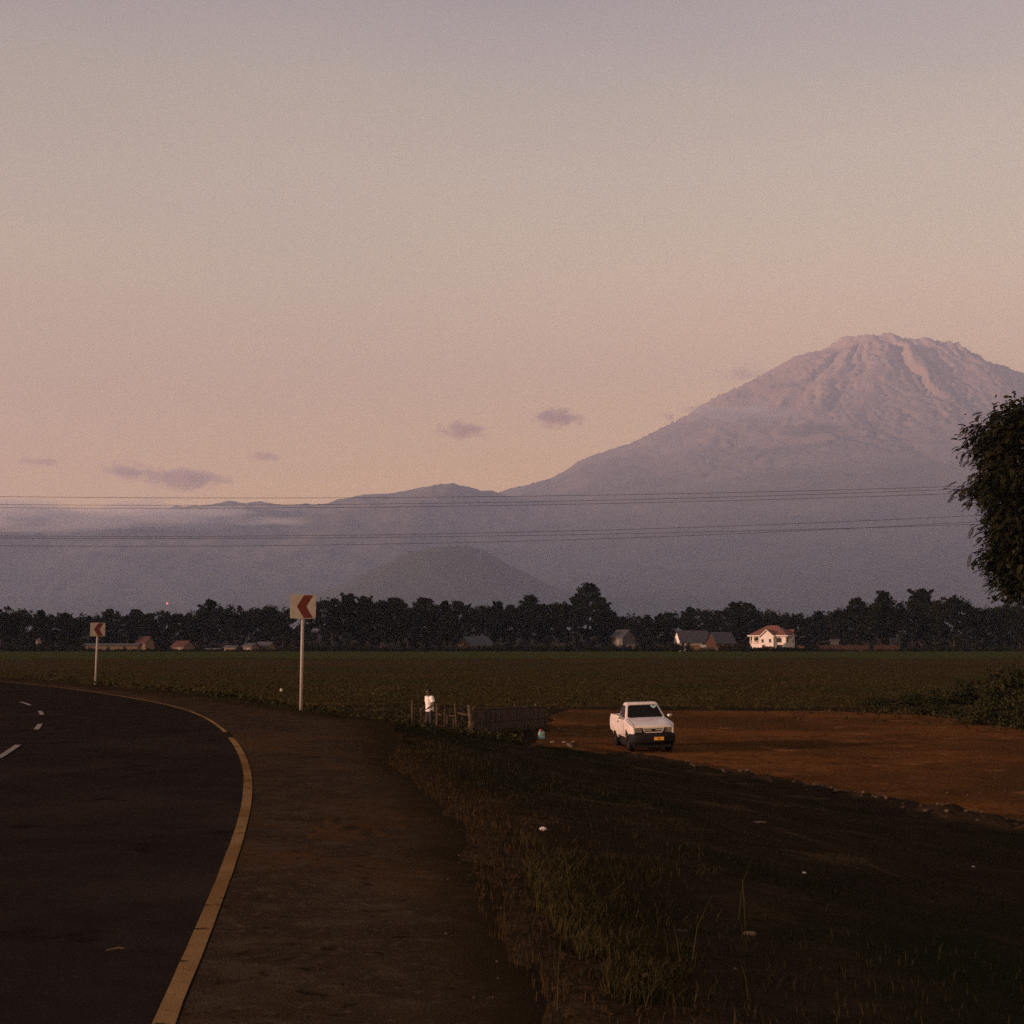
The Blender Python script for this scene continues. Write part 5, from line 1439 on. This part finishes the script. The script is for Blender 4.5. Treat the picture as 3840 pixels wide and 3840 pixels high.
# doors with seams and handles
for s_ in (-1, 1):
    bm = bmesh.new(); pr2 = [(-0.78, 0.60), (0.42, 0.56), (0.50, 0.80), (0.50, 1.16), (-0.74, 1.15), (-0.80, 0.9)]
    vs = [bm.verts.new((0, a, b_)) for a, b_ in pr2]; bm.faces.new(vs)
    for z in (0.74, 0.86, 0.98): bmesh.ops.bisect_plane(bm, geom=bm.verts[:] + bm.edges[:] + bm.faces[:], plane_co=(0, 0, z), plane_no=(0, 0, 1))
    for v_ in bm.verts:
        z = v_.co.z; v_.co.x = s_ * (0.850 - 0.055 * max(0, (z - 0.90) / 0.33) ** 2 - 0.05 * max(0, (0.86 - z) / 0.34) ** 2)
    g = bmesh.ops.extrude_face_region(bm, geom=bm.faces[:])
    for v_ in [e for e in g['geom'] if isinstance(e, bmesh.types.BMVert)]: v_.co.x -= s_ * 0.012
    bmesh.ops.recalc_face_normals(bm, faces=bm.faces[:])
    dr_ = obj('door', bm, m_paint, car)
    bm = bmesh.new(); cyz = (-0.14, 0.87)
    vs = [bm.verts.new((0, cyz[0] + (a - cyz[0]) * 1.022, cyz[1] + (b_ - cyz[1]) * 1.05)) for a, b_ in pr2]; bm.faces.new(vs)
    for z in (0.74, 0.86, 0.98): bmesh.ops.bisect_plane(bm, geom=bm.verts[:] + bm.edges[:] + bm.faces[:], plane_co=(0, 0, z), plane_no=(0, 0, 1))
    for v_ in bm.verts:
        z = v_.co.z; v_.co.x = s_ * (0.8475 - 0.055 * max(0, (z - 0.90) / 0.33) ** 2 - 0.05 * max(0, (0.86 - z) / 0.34) ** 2)
    obj('door_seal', bm, m_black, dr_)
    bm = bmesh.new(); box(bm, *sorted((s_ * 0.842, s_ * 0.872)), 0.26, 0.42, 1.02, 1.06); obj('handle', bm, m_black, dr_)
    # mirror
    bm = bmesh.new(); x0 = s_ * 0.97
    loft4(bm, [(x0 - 0.10, -0.70, 1.20), (x0 + 0.10, -0.70, 1.20), (x0 + 0.09, -0.62, 1.21), (x0 - 0.09, -0.62, 1.21)], [(x0 - 0.09, -0.71, 1.34), (x0 + 0.09, -0.71, 1.34), (x0 + 0.09, -0.62, 1.33), (x0 - 0.09, -0.62, 1.33)])
    bmesh.ops.bevel(bm, geom=bm.edges[:], offset=0.025, segments=2, affect='EDGES')
    mo = obj('mirror', bm, m_chrome, car, True)
    bm = bmesh.new(); tube(bm, [(s_ * 0.77, -0.66, 1.19), (s_ * 0.90, -0.66, 1.24)], 0.018, 6); obj('mirror_arm', bm, m_black, mo)
# load bed
bm = bmesh.new(); box(bm, -0.79, 0.79, 0.64, 2.33, 0.74, 0.79); box(bm, -0.79, 0.79, 0.63, 0.67, 0.79, 1.225); obj('load_bed', bm, m_paint, car)
bm = bmesh.new(); box(bm, -0.78, 0.78, 2.33, 2.375, 0.70, 1.225); obj('tailgate', bm, m_paint, car)
bm = bmesh.new(); box(bm, -0.70, 0.70, -2.2, 2.2, 0.20, 0.60); box(bm, -0.70, 0.70, FA - 0.08, FA + 0.08, 0.30, 0.42); box(bm, -0.70, 0.70, RA - 0.08, RA + 0.08, 0.30, 0.42); box(bm, -0.78, 0.78, -1.1, 0.7, 0.50, 0.75)
obj('chassis_shade_block', bm, m_black, car)  # frame and axles; main box made deep and low to shade the ground underneath
# grille
def yfront(x, z): return -2.345 + 0.06 * (abs(x) / 0.8) ** 2
bm = bmesh.new(); box(bm, -0.37, 0.37, -2.345, -2.30, 0.745, 0.93); gr_ = obj('grille', bm, m_black, car)
bm = bmesh.new()
for (za, zb, w0, w1) in ((0.895, 0.935, 0.385, 0.40), (0.745, 0.785, 0.31, 0.345)):
    prism(bm, [(-w0, za), (w0, za), (w1, zb), (-w1, zb)], 'y', -2.368, -2.33)
box(bm, -0.36, 0.36, -2.362, -2.33, 0.832, 0.862)
for s_ in (-1, 1): prism(bm, [(s_ * 0.315, 0.785), (s_ * 0.352, 0.785), (s_ * 0.397, 0.896), (s_ * 0.355, 0.896)], 'y', -2.366, -2.33)
obj('surround', bm, m_chrome, gr_)
bm = bmesh.new(); tube(bm, [(0, -2.375, 0.848), (0, -2.355, 0.848)], [0.045, 0.05], 14)
for v_ in bm.verts: v_.co.x *= 1.4
obj('emblem', bm, m_black, gr_)
for s_ in (-1, 1):
    bm = bmesh.new()
    prism(bm, [(s_ * 0.42, 0.755), (s_ * 0.70, 0.76), (s_ * 0.70, 0.945), (s_ * 0.44, 0.935)], 'y', -2.325, -2.22)
    hl = obj('headlight', bm, m_lamp, car)
    bm = bmesh.new(); vs0 = [(s_ * 0.703, -2.315, 0.76), (s_ * 0.775, -2.22, 0.78), (s_ * 0.790, -2.18, 0.93), (s_ * 0.703, -2.315, 0.94)]
    va = [bm.verts.new(p_) for p_ in vs0]; vb = [bm.verts.new((p_[0] - s_ * 0.03, p_[1] + 0.08, p_[2])) for p_ in vs0]
    bm.faces.new(va); bm.faces.new(vb[::-1])
    for k in range(4): bm.faces.new((va[k], vb[k], vb[(k + 1) % 4], va[(k + 1) % 4]))
    bmesh.ops.recalc_face_normals(bm, faces=bm.faces[:]); obj('indicator', bm, m_amber, hl)
# bumper wraps round the corners
bm = bmesh.new(); sec = [(0.0, 0.71), (0.035, 0.70), (0.045, 0.60), (0.03, 0.42), (0.0, 0.36), (-0.10, 0.36), (-0.10, 0.71)]; prev = None
for x, y in [(-0.86, -1.98), (-0.85, -2.12), (-0.80, -2.27), (-0.66, -2.36), (-0.35, -2.40), (0, -2.41), (0.35, -2.40), (0.66, -2.36), (0.80, -2.27), (0.85, -2.12), (0.86, -1.98)]:
    ring = [bm.verts.new((x * (1 + 0.05 * d_ * (abs(x) > 0.7)), y - d_, z)) for d_, z in sec]
    if prev:
        for k in range(7): bm.faces.new((prev[k], prev[(k + 1) % 7], ring[(k + 1) % 7], ring[k]))
    else: bm.faces.new(ring)
    prev = ring
bm.faces.new(prev[::-1]); bmesh.ops.recalc_face_normals(bm, faces=bm.faces[:])
bp_ = obj('bumper', bm, m_black, car, True)
bm = bmesh.new(); box(bm, -0.62, 0.62, -2.30, -2.24, 0.20, 0.38); obj('shade_skid', bm, m_black, bp_)  # bumper skid, dropped lower so the ground before the truck stays dark
bm = bmesh.new(); box(bm, 0.00, 0.36, -2.470, -2.455, 0.475, 0.595); pl = obj('number_plate', bm, m_plate, bp_)
bm = bmesh.new(); box(bm, 0.135, 0.215, -2.474, -2.4705, 0.50, 0.57); obj('smudge', bm, mat('plate_dirt', (0.22, 0.10, 0.03), 0.8), pl)
# wheels
def lathe(bm, profile, n=26, cx_=0, cy_=0, cz_=0):
    rings = []
    for x, r_ in profile: rings.append([bm.verts.new((cx_ + x, cy_ + r_ * math.cos(2 * math.pi * k / n), cz_ + r_ * math.sin(2 * math.pi * k / n))) for k in range(n)])
    for a, b_ in zip(rings, rings[1:]):
        for k in range(n): bm.faces.new((a[k], a[(k + 1) % n], b_[(k + 1) % n], b_[k]))
    return rings
for yc in (FA, RA):
    for s_ in (-1, 1):
        w_ = empty('wheel', (s_ * 0.72, yc, WR), 0); w_.parent = car
        bm = bmesh.new(); lathe(bm, [(-0.11, 0.20), (-0.115, 0.30), (-0.09, 0.345), (-0.05, WR), (0.05, WR), (0.09, 0.345), (0.115, 0.30), (0.11, 0.20)]); obj('tyre', bm, m_tyre, w_, True)
        bm = bmesh.new(); rg_ = lathe(bm, [(s_ * 0.105, 0.205), (s_ * 0.075, 0.19), (s_ * 0.03, 0.17), (s_ * 0.05, 0.09), (s_ * 0.09, 0.055), (s_ * 0.10, 0.02)]); bm.faces.new(rg_[-1]); obj('rim', bm, m_rim, w_, True)
# ================================================================== CLOUDS
def cloud(px, py, wpx, hpx, depth, label, dens, colr, seed, thick=0.8, scale=2.6):
    c_ = at(px, py, depth); w_ = wpx / 5486 * depth / 2; h_ = hpx / 5486 * depth / 2
    bm = bmesh.new(); bmesh.ops.create_icosphere(bm, subdivisions=3, radius=1)
    for v_ in bm.verts:
        n_ = v_.co.normalized()
        v_.co = n_ * (1 + 0.22 * mnoise.noise(n_ * 1.8 + Vector((seed, seed * 0.7, 0))))
        v_.co = Vector((v_.co.x * w_, v_.co.y * w_ * thick, v_.co.z * h_))
    m = bpy.data.materials.new('cloud_vapour'); m.use_nodes = True
    N, L = m.node_tree.nodes, m.node_tree.links; N.remove(N['Principled BSDF'])
    pv = N.new('ShaderNodeVolumePrincipled'); pv.inputs['Color'].default_value = (*colr, 1)
    tc = N.new('ShaderNodeTexCoord'); mp_ = N.new('ShaderNodeMapping')
    mp_.inputs['Scale'].default_value = (1 / w_, 1 / w_, 1 / h_); L.new(tc.outputs['Object'], mp_.inputs['Vector'])
    ln = N.new('ShaderNodeVectorMath'); ln.operation = 'LENGTH'; L.new(mp_.outputs[0], ln.inputs[0])
    m2 = N.new('ShaderNodeMapping'); m2.inputs['Location'].default_value = (seed * 3.3, 0, seed); m2.inputs['Scale'].default_value = (1, 1, 0.6)
    L.new(mp_.outputs[0], m2.inputs['Vector'])
    nz = N.new('ShaderNodeTexNoise'); nz.inputs['Scale'].default_value = scale; nz.inputs['Detail'].default_value = 5; L.new(m2.outputs[0], nz.inputs['Vector'])
    e = N.new('ShaderNodeMath'); e.operation = 'MULTIPLY_ADD'; e.inputs[1].default_value = -1.0; e.inputs[2].default_value = 0.62; L.new(ln.outputs['Value'], e.inputs[0])
    e2 = N.new('ShaderNodeMath'); e2.operation = 'MULTIPLY_ADD'; e2.inputs[1].default_value = 2.6; e2.inputs[2].default_value = -1.20; L.new(nz.outputs['Fac'], e2.inputs[0])
    ad = N.new('ShaderNodeMath'); ad.operation = 'ADD'; L.new(e.outputs[0], ad.inputs[0]); L.new(e2.outputs[0], ad.inputs[1])
    mr = N.new('ShaderNodeMapRange'); mr.inputs['From Min'].default_value = 0.0; mr.inputs['From Max'].default_value = 0.7; mr.inputs['To Max'].default_value = dens; L.new(ad.outputs[0], mr.inputs['Value'])
    L.new(mr.outputs[0], pv.inputs['Density']); L.new(pv.outputs[0], N['Material Output'].inputs['Volume'])
    o = obj('cloud', bm, m); o.location = c_
    tag(o, label, 'cloud', 'small evening clouds')
    return o
GREY = (0.66, 0.54, 0.55); PALE = (0.97, 0.93, 0.95)
SKYD = 41000
K = 1 / 1.6
cloud(1735, 1614, 250, 84, SKYD, 'left of the two small mauve clouds above the saddle left of the mountain', 0.0075 * K, GREY, 1)
cloud(2090, 1568, 265, 90, SKYD, 'right of the two small mauve clouds, closer to the mountain slope', 0.0080 * K, GREY, 2)
cloud(475, 1768, 270, 86, SKYD, 'small mauve cloud at the left of the low cloud pair', 0.0060 * K, GREY, 3)
cloud(690, 1795, 380, 118, SKYD, 'wider mauve cloud at the right of the low cloud pair', 0.0060 * K, GREY, 4)
cloud(990, 1713, 160, 54, SKYD, 'tiny lone mauve cloud right of the low cloud pair', 0.0060 * K, GREY, 5)
cloud(150, 1732, 220, 54, SKYD, 'faint tiny cloud near the left picture edge', 0.0040 * K, GREY, 6)
cloud(2775, 1402, 270, 84, 13400 * 1.6, 'small pink cloud clinging to the upper left flank of the mountain', 0.0034 * K, PALE, 7)
cloud(2760, 1548, 620, 84, 11800 * 1.6, 'thin pale streak of cloud lying across the left flank of the mountain', 0.0052 * K, PALE, 8, 0.4)
cloud(2510, 1566, 110, 50, 14200 * 1.6, 'tiny faint cloud on the lower left slope line of the mountain', 0.0040 * K, GREY, 9)
cloud(330, 1938, 2000, 150, 9200 * 1.6, 'long pale bank of low cloud over the ridge at the left', 0.0080 * K, PALE, 10, 0.22, 3.2)
# ------------------------------------------------------------------ haze: one closed box of even air round everything
HZ = (-11200.0, 13600.0, -500.0, 28600.0, -14.0, 5450.0)
bm = bmesh.new(); box(bm, *HZ)
bmesh.ops.recalc_face_normals(bm, faces=bm.faces[:])
hm = bpy.data.materials.new('evening_haze'); hm.use_nodes = True
N, L = hm.node_tree.nodes, hm.node_tree.links
N.remove(N['Principled BSDF'])
pv = N.new('ShaderNodeVolumePrincipled')
pv.inputs['Color'].default_value = (0.54, 0.665, 1.0, 1)
pv.inputs['Density'].default_value = 4.9e-5
pv.inputs['Anisotropy'].default_value = 0.0
L.new(pv.outputs[0], N['Material Output'].inputs['Volume'])
haze = obj('haze', bm, hm)
tag(haze, kind='stuff')
